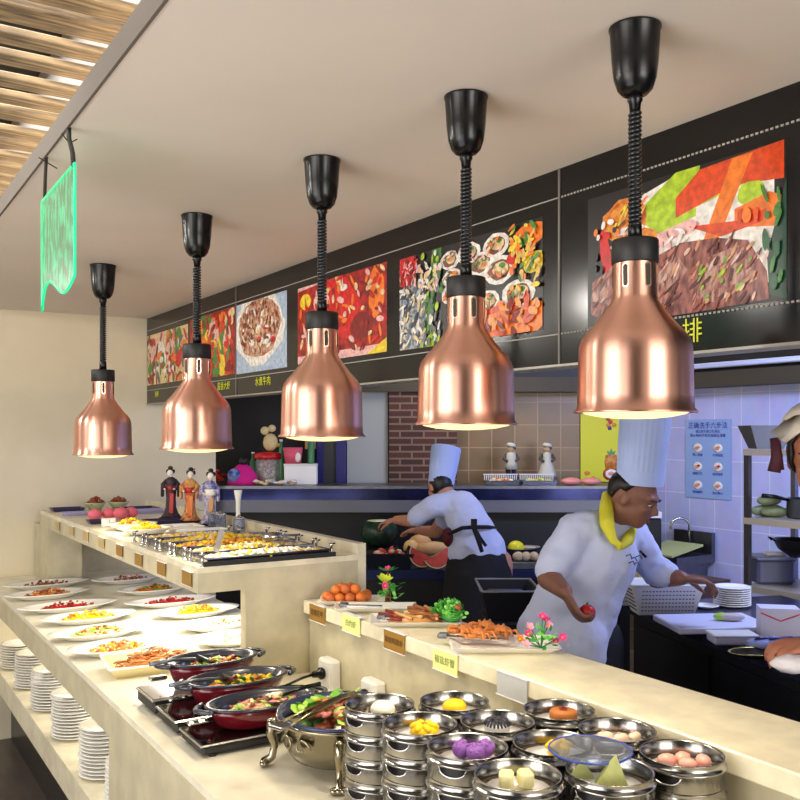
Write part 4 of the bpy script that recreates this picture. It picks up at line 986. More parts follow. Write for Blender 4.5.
b=MB().lathe([(0,0),(.09,0),(.096,.02),(.085,.06),(.06,.10),(.03,.125),(0,.13)],28,sy=.8,material=fmat('magenta_cloth',(214,24,140),.8,bump=.5,scale=25)).ball((.005,0,.145),(.03,.028,.03),hair,2).ball((-.045,-.055,.06),(.042,.026,.045),fmat('blue_patch',(40,70,160),.7,rgb2=(150,170,210),scale=30),2,.05)
o=b.build('cloth_bundle'); place(o,K(243,5.56,LZK),RZ); tag(o,'magenta cloth bundle with blue print and dark knob beside the candy jar','cloth bundle')
b=MB()
for i in range(16): b.ball((rnd.uniform(-.08,.06),rnd.uniform(-.04,.04),.02+rnd.uniform(0,.07)),(.035,.02,.016),rnd.choice([f_red,f_dred,f_red,f_or]),1,.2)
o=b.build('red_packets'); place(o,K(213,5.62,LZK),RZ); tag(o,'heap of crumpled red packets at the left end of the ledge','packets',None,'stuff')
t=kth('white_carton','bright white carton beside the candy jar','carton',301,5.62,LZK); MB().box((-.10,-.05,0),(.10,.05,.12),bev=.004).build('carton_body',fmat('carton_white',(255,254,252),.6,emit=0),t); MB().box((-.102,-.052,.115),(.102,.052,.13)).build('carton_lid',white,t)
t=kth('pink_bucket','pink bucket on the white carton','bucket',293,5.62,LZK+.1305); MB().lathe([(0,0),(.05,0),(.062,.10),(.058,.10),(.047,.008),(0,.006)],22).build('bucket_body',fmat('bucket_pink',(226,90,120),.5),t)
MB().ball((.035,-.045,.04),(.02,.01,.03),f_wh,2).build('flower_print',None,t)
gg=fmat('bottle_green',(60,130,84),.3)
for i,(px,z) in enumerate(((253,LZK),(311,LZK+.1305),(284,LZK+.1305))):
    d_=5.62 if i else 5.72
    t=kth('green_bottle',['green bottle behind the candy jar','green bottle on the right end of the white carton','green bottle behind the pink bucket'][i],'bottle',px,d_ if i<2 else 5.66,z,'green bottles on the ledge')
    if i==2: t.location=K(284-3,5.69,LZK)
    hh=.20 if i!=2 else .28
    MB().lathe([(0,0),(.02,0),(.021,.01),(.021,hh*.65),(.01,hh*.82),(0.009,hh*.95),(0,hh*.95)],16).build('bottle_body',gg,t); MB().lathe([(0,hh*.951),(.011,hh*.951),(.011,hh),(0,hh)],14).build('cap',white,t)
o=kwall('notice_sheet',315-10,316,5.96,5.965,1.5,1.7,fmat('sheet_orange',(226,150,110),.6,rgb2=(200,190,120),scale=18),None); tag(o,'small orange printed sheet on the dark wall above the carton','sheet')
b=MB()
for i in range(26): b.ball((rnd.uniform(-.12,.12),rnd.uniform(-.02,.02),rnd.uniform(.01,.03)),(.02,.012,.01),rnd.choice([f_cream,f_wh,f_tan,pr_bl]),1,.2)
o=b.build('loose_sweets'); place(o,K(275,5.49,LZK),RZ); tag(o,'scatter of wrapped sweets in front of the jar and carton','sweets',None,'stuff')
# ---- right part: trays with food, figurines, poster
for i,(pa,pb,fm,n_) in enumerate(((484,519,[f_or,f_cream,f_wh],'orange and cream pieces'),(520,556,[f_yel,f_cream,f_lg],'yellow green pieces'))):
    w=(lat(pb,5.5)-lat(pa,5.5))
    t=kth('display_tray','display tray of %s on the pass ledge'%n_,'tray',(pa+pb)/2,5.56,LZK,'display trays on the pass ledge')
    tray_mb((w/2-.01,.06),(w/2-.002,.07),.03,.004).build('tray_body',steel,t)
    b=MB()
    for k in range(18): b.cbox((-w/2+.008+k*(w-.016)/17,.06,.045),(.005,.006,.03),white)
    b.box((-w/2,.056,.06),(w/2,.064,.066),white).build('lace_guard',None,t)
    heap('tray_food','%s in the display tray on the pass ledge'%n_,'food',K((pa+pb)/2,5.56,LZK+.006),w*.42,.045,.025,fm,40,.014,RZ)
for i,px in enumerate((571,591)):
    o=MB().ball((0,0,.024),(.062,.05,.024),f_pink,3,.02).build('meat_slab'); place(o,K(px,5.53,LZK),RZ); tag(o,['left','right'][i]+' pink meat slab at the foot of the yellow poster','meat','pink slabs on the pass ledge')
def figurine(px,label,skirt):
    o_=kth('riser_box','small dark riser box under the %s'%('capped boy figurine' if not skirt else 'figurine in a white dress'),'box',px,5.72,LZK); MB().box((-.06,-.045,0),(.06,.045,.045),bev=.003).build('box_body',mat('riser_lilac',(80,80,88),.4),o_)
    t=kth('figurine',label,'figurine',px,5.72,LZK+.0455)
    gw=fmat('figurine_white',(196,194,180),.5); gk=fmat('figurine_grey',(74,66,60),.6); sk_=fmat('figurine_skin',(196,166,130),.5)
    if skirt: MB().lathe([(0,0),(.062,0),(.056,.02),(.034,.09),(.026,.12),(.028,.14),(.012,.155),(0,.155)],24).build('dress',gw,t)
    else:
        MB().lathe([(0,0),(.016,0),(.016,.05),(0,.05)],14,(-.018,0,0)).lathe([(0,0),(.016,0),(.016,.05),(0,.05)],14,(.018,0,0)).build('trousers',fmat('figurine_navy',(24,26,60),.6),t)
        MB().lathe([(0,.045),(.042,.045),(.038,.08),(.034,.12),(.03,.145),(.012,.155),(0,.155)],22).build('coat',gw,t)
    b=MB()
    for s in (-1,1): b.tube([(s*.028,0,.142),(s*.045,-.01,.11),(s*.024,-.03,.095)],[.010,.011,.008],8)
    b.build('arms',gk,t)
    MB().ball((0,0,.175),(.024,.022,.026),sk_,3).ball((-.012,-.019,.174),.004,sk_,1).build('head',None,t)
    MB().ball((.006,.004,.182),(.027,.024,.025),gk,2).build('hair',None,t)
    MB().lathe([(0,0),(.03,0),(.031,.008),(.024,.02),(0,.024)],18,M=Matrix.Translation((0,-.002,.190))@Matrix.Rotation(.2,4,'Y')).build('cap',fmat('figurine_cap',(206,204,196),.5),t)
figurine(511,'small figurine of a boy in white coat and cap against the brown tiles',False)
figurine(547,'small figurine in a long white dress and cap against the brown tiles',True)
# yellow poster
t=thing('fruit_poster','bright yellow poster with pineapple hanging beside the male chef','poster',cam(lat(600.5,5.985),5.985,0),RZ)
w=lat(621,5.985)-lat(581,5.985)
MB().box((-w/2,-.003,1.283),(w/2,0,1.80)).build('sheet',fmat('poster_yellow',(222,220,20),.5),t)
b=MB().lathe([(0,0),(.036,.004),(.045,.05),(.036,.10),(0,.105)],16,(.10-.03,-.004,1.36),fmat('pineapple_orange',(224,150,40),.5,rgb2=(170,90,30),scale=70),1,.08)
b.add([(.05,-.006,1.462),(.09,-.006,1.462),(.098,-.006,1.49),(.08,-.006,1.48),(.07,-.006,1.505),(.06,-.006,1.48),(.042,-.006,1.49)],[(0,1,2,3,4,5,6)],gg)
b.build('pineapple_print',None,t)
b=MB()
for (x,z,m) in ((.05,1.70,f_red),(.065,1.68,f_red),(.05,1.66,f_or),(.06,1.64,fmat('grape_blue',(50,40,110))),(.09,1.66,f_or),(.05,1.72,f_red)): b.ball((x,-.004,z),(.015,.002,.015),m,2)
b.build('fruit_dots',None,t)
b=MB().ball((.07,-.005,1.335),(.058,.002,.045),f_red,2).ball((.07,-.008,1.335),(.042,.002,.032),f_wh,2).ball((.07,-.010,1.338),(.022,.002,.013),f_pink,2).build('round_badge',None,t)
MB().ball((-.09,-.003,1.34),(.02,.001,.015),f_or,2).ball((-.05,-.003,1.31),(.014,.001,.01),f_or,2).build('small_print',None,t)
# hand washing poster on tile wall
def yxk(px,x): 
    u=(px-400)/900; return x*(CA-SA*u)/(SA+CA*u)
ya,yb=yxk(686,4.545),yxk(731,4.545); yc=(ya+yb)/2; W_=ya-yb
t=thing('hand_washing_poster','pale blue hand washing poster on the white tiled wall','poster',(4.5445,yc,1.205))
MB().box((-.002,-W_/2,0),(0,W_/2,.485)).build('sheet',fmat('poster_blue',(150,178,226),.35),t)
pin=mat('poster_ink',(26,40,150),.5)
text('title','正确洗手六步法',.042,pin,t,(-.0035,0,.445),(PI/2,0,-PI/2),.0003)
text('subtitle','请注意手部卫生清洁',.02,pin,t,(-.0035,0,.41),(PI/2,0,-PI/2),.0003)
text('subtitle','掌心相对手指并拢相互揉搓',.022,pin,t,(-.0035,0,.385),(PI/2,0,-PI/2),.0003)
steps=[('掌心搓揉','手背搓揉'),('指缝交叉','指背旋转'),('拇指握转','指尖掌心')]
for r_ in range(3):
    for c_ in range(2):
        b=MB(); y_=(.075 if c_==0 else -.075); z_=.31-.115*r_
        b.ball((-.003,y_,z_),(.001,.036,.028),f_wh,2).ball((-.005,y_+.006,z_-.003),(.001,.017,.011),f_pink,2).ball((-.0055,y_-.008,z_+.004),(.001,.014,.008),f_red if r_==1 else f_pink,1).build('hand_picture',None,t)
        text('caption',steps[r_][c_],.019,pin,t,(-.0035,y_,z_-.045),(PI/2,0,-PI/2),.0003)
# ---- woman's bench
BZ=.85
t=thing('fruit_bench','dark kitchen bench with a blue steel front where the woman cuts melons','bench',cam(0,4.95,0),RZ)
MB().box((lat(330,4.95),0,.80),(lat(580,4.95),.48,.85)).build('bench_top',mat('bench_blue_steel',(50,56,104),.3,.7),t)
MB().box((lat(331,4.95),.03,0),(lat(579,4.95),.47,.80)).build('bench_body',dark,t)
wm=fmat('watermelon_rind',(34,66,44),.35,rgb2=(14,32,24),scale=12,stretch=(4,4,.4)); wr=fmat('watermelon_flesh',(222,84,80),.45,vary=.1,scale=30); wwh=fmat('rind_white',(220,226,190),.5)
t=kth('steel_pan','dark deep pan of watermelon pieces at the left end of the fruit bench','pan',389,5.06,BZ)
tray_mb((.115,.06),(.14,.075),.085,.005).build('pan_body',mat('pan_dark',(44,48,62),.3,.6),t)
heap('melon_pieces','red watermelon cubes in the dark pan','food',K(389,5.06,BZ+.045),.105,.05,.05,[wr,wr,f_pink,wwh],34,.02,RZ)
t=kth('storage_box','low dark box under the whole watermelon','box',380,5.27,BZ); MB().box((-.15,-.09,0),(.11,.09,.09),bev=.01).build('box_body',dark,t)
t=kth('watermelon','whole dark green watermelon with its top cut off','watermelon',379,5.27,BZ+.0905)
MB().lathe([(0,0),(.04,.002),(.085,.025),(.112,.075),(.105,.12),(.075,.15),(0,.1505)],32).build('rind',wm,t); MB().lathe([(0,.151),(.068,.151),(.068,.154),(0,.155)],28).build('cut_top',wwh,t)
def wedge(px,d,z,label,r,rz,tilt):
    t=kth('watermelon_slice',label,'watermelon','0' and px,d,z,'cut watermelon wedges on the fruit bench',rz)
    n=10; 
    def sec(r_,y): return [(r_*math.cos(PI*i/n),y,r_*0+r_*math.sin(PI*i/n)*-1) for i in range(n+1)]
    M=Matrix.Translation((0,0,r))@Matrix.Rotation(tilt,4,'Y')
    pts=[(r*math.cos(-PI*i/n),r*math.sin(-PI*i/n)) for i in range(n+1)]
    Q=M@Matrix(((1,0,0,0),(0,0,1,0),(0,1,0,0),(0,0,0,1)))
    inner=[(x*.86,y*.86) for x,y in pts]; mid=[(x*.93,y*.93) for x,y in pts]
    MB().prism(pts,-.026,.026,None,Q).build('rind',wm,t); MB().prism(mid,-.0275,.0275,None,Q).build('pale_rind',wwh,t); MB().prism(inner,-.029,.029,None,Q).build('flesh',wr,t)
wedge(422,5.03,BZ+.002,'watermelon wedge leaning left on the fruit bench',.085,.2,.5)
wedge(437,4.985,BZ+.002,'watermelon wedge nearest the woman on the fruit bench',.085,-.1,-.5)
t=kth('cutting_board','thick pale board under the tan melon pieces','board',424,5.24,BZ); MB().box((-.14,-.09,0),(.14,.09,.05),bev=.004).build('board_slab',fmat('pale_board',(150,140,120),.6),t)
tm=fmat('tan_melon_rind',(206,156,96),.5,vary=.1,scale=20); tf=fmat('tan_melon_flesh',(236,190,120),.5)
for i,(px,dd,z,sz,lb) in enumerate(((432,5.19,.051,(.11,.04,.04),'long tan melon in front of the woman'),(411,5.19,.051,(.045,.035,.045),'round tan melon half left of the long one'),(420,5.285,.051,(.07,.04,.055),'tan melon behind the long one'))):
    o=MB().ball((0,0,sz[2]),sz,tm if i!=1 else tf,3,.02).build('tan_melon'); place(o,K(px,dd,BZ+z),RZ+.05); tag(o,lb,'melon','tan melons on the board')
t=kth('steel_bowl','steel bowl with a lemon on the bench right of the woman','bowl',521,5.22,BZ)
MB().lathe([(0,0),(.05,0),(.085,.05),(.10,.09),(.104,.092),(.097,.09),(.05,.008),(0,.006)],30).build('bowl_body',steeld,t)
o=MB().ball((0,0,.04),(.048,.042,.042),fmat('lemon_peel',(236,226,40),.4,bump=.2,scale=80),3).tube([(.045,0,.04),(.056,0,.04)],[.012,.004],8,fmat('lemon_peel',(0,0,0))).build('lemon'); place(o,K(516,5.20,BZ+.052),RZ); tag(o,'bright yellow lemon in the steel bowl','lemon')
o=MB().lathe([(0,0),(.03,0),(.058,.02),(.06,.022),(.03,.005),(0,.004)],24,sx=1.1).build('small_plate',porc); place(o,K(529,5.23,BZ+.075),RZ); tag(o,'small white plate lying in the steel bowl behind the lemon','plate')
t=kth('low_box','low grey box carrying three potatoes','box',526,5.03,BZ); MB().box((-.09,-.05,0),(.09,.05,.04),bev=.004).build('box_body',steeld,t)
for i,px in enumerate((518,526,534)):
    o=MB().ball((0,0,.026),(.032,.026,.026),fmat('potato_skin',(206,184,142),.6),3,.04).build('potato'); place(o,K(px,5.03,BZ+.0405),RZ+i); tag(o,['left','middle','right'][i]+' pale potato of three beside the steel bowl','potato','potatoes on the low box')
# dark trolley between ledge and man
t=kth('tub_trolley','dark trolley with an open black tub beside the male chef','trolley',507,3.62,0)
MB().box((-.10,-.13,0),(.11,.13,.87),bev=.01).build('trolley_body',dark,t)
b=MB(); tray_mb((.085,.12),(.115,.15),.12,.008,b); o=b.build('tub',mat('black_tub',(34,34,40),.35),t); o.location=(0,0,.871)
MB().tube([(-.115,-.15,.992),(.115,-.15,.992),(.115,.15,.992),(-.115,.15,.992),(-.115,-.15,.992)],.005,6).build('tub_rim',mat('grey_rim',(128,128,124),.4),t)
MB().box((-.08,-.11,.93),(.08,.11,.96),bev=.01).build('blue_contents',mat('tub_blue',(40,60,120),.4,rgb2=(20,24,40),scale=30),t)
# ---- prep counter
pc_=thing('prep_counter','long black prep counter in front of the male chef','counter',(2.40,1.69,0),-math.radians(19))
MB().box((0,-.2,.88),(.72,.95,.92),bev=.004).build('counter_slab',mat('dark_counter_top',(54,56,82),.25,.5,vary=.2,scale=8),pc_)
MB().box((.03,-.18,.0),(.70,.93,.88)).build('counter_body',dark,pc_)
for q in (-.17,.38): MB().box((.022,q,.1),(.03,q+.53,.84)).build('door',mat('black_door_panel',(22,22,26),.35),pc_)
CZ=.9205
def basket(px,d,z,label,rz,w=.3,dp=.2,h=.11):
    t=kth('plastic_basket',label,'basket',px,d,z,'white plastic baskets on the prep counter',rz)
    b=MB(); tray_mb((w/2-.03,dp/2-.03),(w/2,dp/2),h,.004,b,white)
    bl=mat('basket_hole',(96,98,140),.7)
    b.build('basket_body',None,t)
    b=MB()
    for r_ in range(6):
        z_=.018+r_*.015; e=.03*(1-z_/h)
        for k in range(16):
            x=-(w/2-.04)+k*(w-.08)/15
            b.cbox((x,-(dp/2-e)-.0012,z_),(.007,.002,.004)); 
        for k in range(9):
            y=-(dp/2-.04)+k*(dp-.08)/8
            b.cbox((-(w/2-e)-.0012,y,z_),(.002,.010,.005)).cbox(((w/2-e)+.0012,y,z_),(.002,.010,.005))
    b.build('basket_holes',bl,t)
    MB().tube([(-w/2,-dp/2,h),(w/2,-dp/2,h),(w/2,dp/2,h),(-w/2,dp/2,h),(-w/2,-dp/2,h)],.0045,6).build('basket_rim',white,t)
    return t
basket(662,3.43,CZ,'white plastic basket right of the chef on the prep counter',.03,.27,.17,.115)
t=basket(636,3.62,CZ,'white plastic basket with a yellow tag beside the chef',-.03,.25,.17,.165)
MB().box((-.012,-.094,.10),(.012,-.088,.155)).build('yellow_tag',fmat('tag_yellow',(240,190,30)),t)
t=kth('chopping_board','white chopping board on the prep counter','board',712,3.18,CZ,None,.10)
MB().box((-.17,-.12,0),(.17,.12,.022),bev=.004).build('board_slab',fmat('board_white',(206,208,232),.45),t)
for i,(px,dd,l_,m,lb) in enumerate(((722,3.17,.03,f_lg,'green end piece of cucumber on the chopping board'),(732,3.16,.045,fmat('pale_sausage',(196,184,176),.5),'pale sausage shaped piece on the chopping board'))):
    o=MB().ball((0,0,.014),(l_,.016,.014),m,3,.03).build('chopped_piece'); place(o,K(px,dd,CZ+.0225),RZ-.1); tag(o,lb,'food')
for k in range(9):
    o=MB().lathe(dish_prof(.072,.010),26).build('dinner_plate',porc); place(o,K(732,3.55,CZ+.0005+k*.0085)); tag(o,'white dinner plate in the stack behind the chopping board' if k<8 else 'topmost white dinner plate behind the chopping board','plate','plates stacked behind the chopping board' if k<8 else None)
o=MB().lathe(dish_prof(.05,.010),22).build('saucer',porc); place(o,K(706,3.52,CZ)); tag(o,'small white saucer left of the plate stack','saucer')
t=kth('snack_box','white paper box with red stripes at the right of the prep counter','box',778,3.02,CZ,None,-.2)
MB().box((-.062,-.04,0),(.062,.04,.10)).build('box_body',fmat('box_white',(214,212,232),.6),t)
MB().tube([(-.062,-.041,.085),(0,-.041,.06),(.062,-.041,.085)],.0025,5).build('red_stripe',fmat('stripe_red',(220,60,80)),t)
b=MB().ball((0,0,.022),(.10,.05,.022),mat('clear_blue_film',(150,160,210),.15),3,.06)
for i in range(12): b.tube([(rnd.uniform(-.08,.08),-.035+rnd.uniform(0,.05),.036+rnd.uniform(0,.008)) for _ in range(3)],.003,5,mat('navy_print',(30,36,110),.5))
o=b.build('crumpled_bag'); place(o,K(778,2.82,CZ),RZ); tag(o,'crumpled clear bag with navy print below the striped box','bag')
t=kth('white_tub','low white lidded tub under the edge of the chopping board','tub',732,2.93,CZ); MB().box((-.07,-.04,0),(.07,.04,.03),bev=.006).build('tub_body',fmat('tub_white',(186,186,214),.4),t); MB().box((-.073,-.043,.026),(.073,.043,.034),bev=.003).build('tub_lid',white,t)
t=kth('oval_dish','dark oval dish with a golden rim at the front of the prep counter','dish',757,2.74,CZ,None,.2)
MB().lathe([(0,0),(.05,0),(.085,.018),(.09,.02),(.05,.005),(0,.004)],30,sy=.6).build('dish_body',mat('dark_dish',(60,56,44),.25,.5),t); MB().lathe([(.084,.018),(.09,.0205),(.093,.019),(.088,.016)],30,sy=.6).build('golden_rim',mat('gold_rim',(206,190,120),.25,.8),t)
# ---- rack on the right
t=thing('steel_shelf_rack','tall steel shelf rack against the white tiled wall','shelf',(3.45,1.80,0))
for (x,y) in ((0,0),(.34,0),(0,.76),(.34,.76)): MB().box((x-.012,y-.012,0),(x+.012,y+.012,1.53)).build('post',steeld if x else mat('post_dark',(70,66,62),.4,.6),t)
for z in (1.505,1.20,.90,.35): MB().box((-.014,-.014,z),(.354,.774,z+.028)).build('rack_shelf',mat('rack_shelf_metal',(188,178,158),.35,.4),t)
t=kth('grey_tray','slanted grey plastic tray on the top of the rack','tray',766,4.08,1.5335); b=MB(); tray_mb((.06,.05),(.10,.08),.105,.005,b); b.build('tray_body',fmat('tray_grey',(88,88,90),.5),t)
for i,(x,y,z,rz) in enumerate(((763,4.07,1.2285,.1),(775,4.02,1.2285,-.2),(771,4.12,1.2285,0),(769,4.06,1.2755,.2))):
    o=MB().ball((0,0,.025),(.06,.027,.0245),fmat('gourd_green',(126,138,98),.45,vary=.2,scale=20),3,.04).build('green_gourd'); place(o,K(x,y,z),RZ+rz); tag(o,['front left green gourd on the middle rack shelf','front right green gourd on the middle rack shelf','rear green gourd on the middle rack shelf','green gourd lying on top of the others on the rack'][i],'gourd','green gourds on the rack')
t=kth('saucepan','steel saucepan with a black handle on the middle rack shelf','saucepan',806,3.98,1.2285)
MB().lathe([(0,0),(.075,0),(.08,.008),(.08,.085),(.083,.087),(.077,.085),(.076,.01),(0,.008)],28).build('pan_body',steeld,t); MB().tube([(-.08,0,.08),(-.14,-.01,.095),(-.20,-.02,.10)],[.007,.009,.010],8).build('handle',blackpl,t)
t=kth('grey_bin','grey lidded storage bin on the low rack shelf','bin',770,4.09,.9285)
MB().box((-.085,-.075,0),(.085,.075,.11),bev=.012).build('bin_body',fmat('bin_grey',(96,100,128),.4),t); MB().box((-.09,-.08,.108),(.09,.08,.122),bev=.004).build('bin_lid',fmat('lid_blue_grey',(130,138,176),.35),t); MB().cbox((.02,0,.129),(.09,.05,.014),white,0,.004).build('lid_handle',None,t)
t=kth('black_wok','black wok on the bin at the right of the rack','wok',797,4.02,1.0515); MB().lathe([(0,0),(.03,0),(.08,.035),(.10,.075),(.106,.078),(.098,.075),(.03,.008),(0,.006)],30).build('wok_body',mat('wok_black',(24,24,28),.35,.4),t); MB().tube([(-.10,0,.072),(-.115,.0,.085),(-.115,.03,.085),(-.10,.03,.072)],.004,6).build('wok_handle',blackpl,t)
t=kth('colour_carton','carton printed green red and white at the right end of the rack','carton',824,3.86,.9285); MB().box((-.085,-.03,0),(.085,.03,.145)).build('carton_body',fmat('carton_lilac',(190,190,226),.5),t); MB().box((-.086,-.031,.10),(.086,.031,.135)).build('green_band',f_lg,t); MB().box((-.086,-.031,.088),(.086,.031,.1)).build('red_band',f_red,t)
# sink
t=thing('corner_sink','steel sink on a stand in the corner of the tiled wall','sink',(4.20,3.60,0))
MB().box((0,0,.82),(.34,.29,.87)).box((.31,0,.87),(.34,.29,1.0)).build('sink_top',steeld,t); MB().box((.03,.03,.64),(.31,.26,.82)).build('sink_basin',steeld,t)
for x,y in ((.03,.03),(.31,.03),(.03,.26),(.31,.26)): MB().box((x-.015,y-.015,0),(x+.015,y+.015,.64)).build('leg',steeld,t)
MB().tube([(.29,.15,.87),(.29,.15,1.03)]+[(.29-.05+.05*math.cos(a),.15+.03*(1-math.cos(a)),1.03+.05*math.sin(a)) for a in [PI*k/8 for k in range(1,9)]]+[(.19,.21,1.01)],.008,8).build('faucet',steel,t)
o=MB().prism([(-.06,.0),(.22,.0),(.22,.27),(-.06,.27)],0,.012,M=Matrix.Rotation(-.18,4,'Y')).build('yellow_board',fmat('board_pale_yellow',(196,204,130),.5)); place(o,(4.23,3.61,.883)); tag(o,'pale yellow board lying over the corner sink','board')
t=thing('wooden_crate','brown wooden crate in front of the corner sink','crate',(3.86,3.17,0)); MB().box((-.11,-.12,0),(.11,.12,.84)).build('crate_body',fmat('crate_brown',(104,72,60),.6,vary=.2,scale=12,stretch=(1,1,6)),t)
t=kth('dark_appliance','tall dark appliance with a white top between chef and sink','appliance',649,5.1,0); MB().box((-.06,-.08,0),(.05,.10,1.13),bev=.01).build('appliance_body',dark,t); MB().box((-.06,-.08,1.131),(.05,.10,1.165)).build('appliance_top',white,t)

# ================= PEOPLE =================
class Fig:
    """prims in camera-aligned local coordinates, fused to one continuous skin by a voxel remesh"""
    def __init__(s,px,d): s.l0=lat(px,d); s.d0=d
    def P(s,px,py,d): return Vector((lat(px,d)-s.l0, d-s.d0, H-(py-434)/900*d))
    def root(s,label,cat='person'): return thing('person',label,cat,cam(s.l0,s.d0,0),RZ)
def fused(name,mb,m,parent,vox=.008,smooth=6,disp=None):
    o=mb.build(name,m,parent)
    r=o.modifiers.new('remesh','REMESH'); r.mode='VOXEL'; r.voxel_size=vox; r.use_smooth_shade=True
    q=o.modifiers.new('smooth','SMOOTH'); q.factor=.6; q.iterations=smooth
    if disp:
        tx=bpy.data.textures.new(name+'_folds','CLOUDS'); tx.noise_scale=disp[1]; tx.noise_depth=2
        dm=o.modifiers.new('folds','DISPLACE'); dm.texture=tx; dm.strength=disp[0]; dm.mid_level=.5; dm.texture_coords='LOCAL'
    return o
def limb(mb,a,b,ra,rb,n=6):
    pts=[a.lerp(b,i/n) for i in range(n+1)]; mb.tube(pts,[ra+(rb-ra)*i/n for i in range(n+1)],14)
    mb.ball(a,ra,None,2); mb.ball(b,rb,None,2)
def ell(mb,c,r,rot=None,sub=3): mb.ball(c,r,None,sub,0,rot)
def hand(mb,w,dirv,palmn,curl=.5,sc=1,thumb=1,grip=0):
    """palm from the wrist w along dirv; palmn = palm facing direction; five fingers"""
    dirv=dirv.normalized(); palmn=(palmn-dirv*palmn.dot(dirv)).normalized(); side=dirv.cross(palmn)*thumb
    M=Matrix((dirv,side,palmn)).transposed()
    pc=w+dirv*.045*sc
    mb.add([],[]) 
    v,f=ICO[3]; mb.add([pc+M@Vector((x*.048*sc,y*.040*sc,z*.015*sc)) for x,y,z in v],f,None,True)
    for k,(o_,ln) in enumerate(((.030,.068),(.010,.077),(-.011,.072),(-.031,.056))):
        p0=w+dirv*.078*sc+side*o_*sc; p=p0; pts=[w+dirv*.05*sc+side*o_*.8*sc,p0]; ang=curl*.5
        for s_ in (.45,.32,.23):
            dv=dirv*math.cos(ang)+palmn*math.sin(ang); p=p+dv*ln*s_*sc+side*o_*.06; pts.append(p); ang+=curl
        mb.tube(pts,[.0095*sc,.0095*sc,.0085*sc,.008*sc,.007*sc],10); mb.ball(pts[-1],.007*sc,None,2)
    p0=w+dirv*.022*sc+side*.028*sc; p1=p0+(dirv*.55+side*.75+palmn*.35).normalized()*.036*sc; p2=p1+(dirv*.85+side*.25+palmn*.5).normalized()*.030*sc; p3=p2+(dirv*.8-side*.1+palmn*.6).normalized()*.022*sc
    mb.tube([w+dirv*.015*sc+side*.008*sc,p0,p1,p2,p3],[.012*sc,.012*sc,.0105*sc,.0095*sc,.008*sc],10); mb.ball(p3,.008*sc,None,2)
def head_prims(mb,c,yaw,pitch,s=1,roll=0):
    """face looks along -y (towards camera) when yaw=0; yaw>0 turns to image right"""
    R=Euler((pitch,roll,yaw),'XYZ').to_matrix()
    def T(x,y,z): return c+R@(Vector((x,y,z))*s)
    def E(p,r):
        v,f=ICO[3]; mb.add([c+R@((Vector(p)+Vector((a*r[0],b*r[1],e*r[2])))*s) for a,b,e in v],f,None,True)
    E((0,.01,.02),(.076,.094,.090)); E((0,-.03,-.025),(.062,.062,.075)); E((0,-.05,-.078),(.034,.032,.026)); E((0,-.02,-.05),(.058,.06,.045))
    mb.tube([T(0,-.086,.018),T(0,-.104,-.012),T(0,-.108,-.024)],[.008*s,.011*s,.012*s],10); E((.011,-.095,-.027),(.008,.009,.007)); E((-.011,-.095,-.027),(.008,.009,.007))
    E((0,-.074,.034),(.050,.02,.012)); E((.036,-.068,-.012),(.020,.02,.018)); E((-.036,-.068,-.012),(.020,.02,.018))
    E((0,-.083,-.052),(.022,.011,.006)); E((0,-.081,-.062),(.018,.011,.006))
    for s_ in (-1,1): E((s_*.078,.008,-.004),(.007,.018,.030))
    return T,R
skin_man=mat('skin_tanned',(132,88,70),.5,vary=.05,scale=30); skin_wo=mat('skin_medium',(190,132,104),.5,vary=.05,scale=30)
def face_bits(T,R,s,parent,skinhair=True,brows=True):
    eb=mat('eye_white',(214,208,204),.3); ir=mat('eye_dark',(22,14,12),.2)
    for q,sg in (('left',-1),('right',1)):
        b=MB(); b.ball(T(sg*.031,-.0790,.008),(.0095*s,.0085*s,.0028*s),eb,2); b.ball(T(sg*.031,-.0860,.008),(.0042*s,.003*s,.0036*s),ir,2); b.build('eye',None,parent)
        if brows: MB().tube([T(sg*.014,-.094,.028),T(sg*.032,-.093,.034),T(sg*.050,-.082,.029)],[.003*s,.0035*s,.002*s],6).build('eyebrow',hair,parent)
    MB().tube([T(-.019,-.0885,-.056),T(0,-.0945,-.0575),T(.019,-.0885,-.056)],[.002*s,.004*s,.002*s],6).build('mouth',mat('lips',(120,66,60),.5),parent)
def hat(parent,c,R_,r0,r1,h,name='chef_hat'):
    n=60; vs=[];fs=[]
    prof=[(r0,0,0),(r0,.045,0),(r0*.995,.048,1),(r0+(r1-r0)*.5,h*.5,1),(r1,h-.012,1),(r1*.97,h,1),(r1*.9,h+.002,0),(r1*.3,h-.004,0)]
    M=Matrix.Translation(c)@R_
    for r_,z,pl in prof:
        for i in range(n):
            a=2*PI*i/n; rr=r_*(1+(.018 if (pl and i%2) else 0)); vs.append(M@Vector((rr*math.cos(a),rr*math.sin(a),z)))
    for k in range(len(prof)-1):
        for i in range(n): fs.append((k*n+i,k*n+(i+1)%n,(k+1)*n+(i+1)%n,(k+1)*n+i))
    fs.append(tuple(range(7*n,8*n)))
    return MB().add(vs,fs,hatcloth,False).build(name,None,parent)

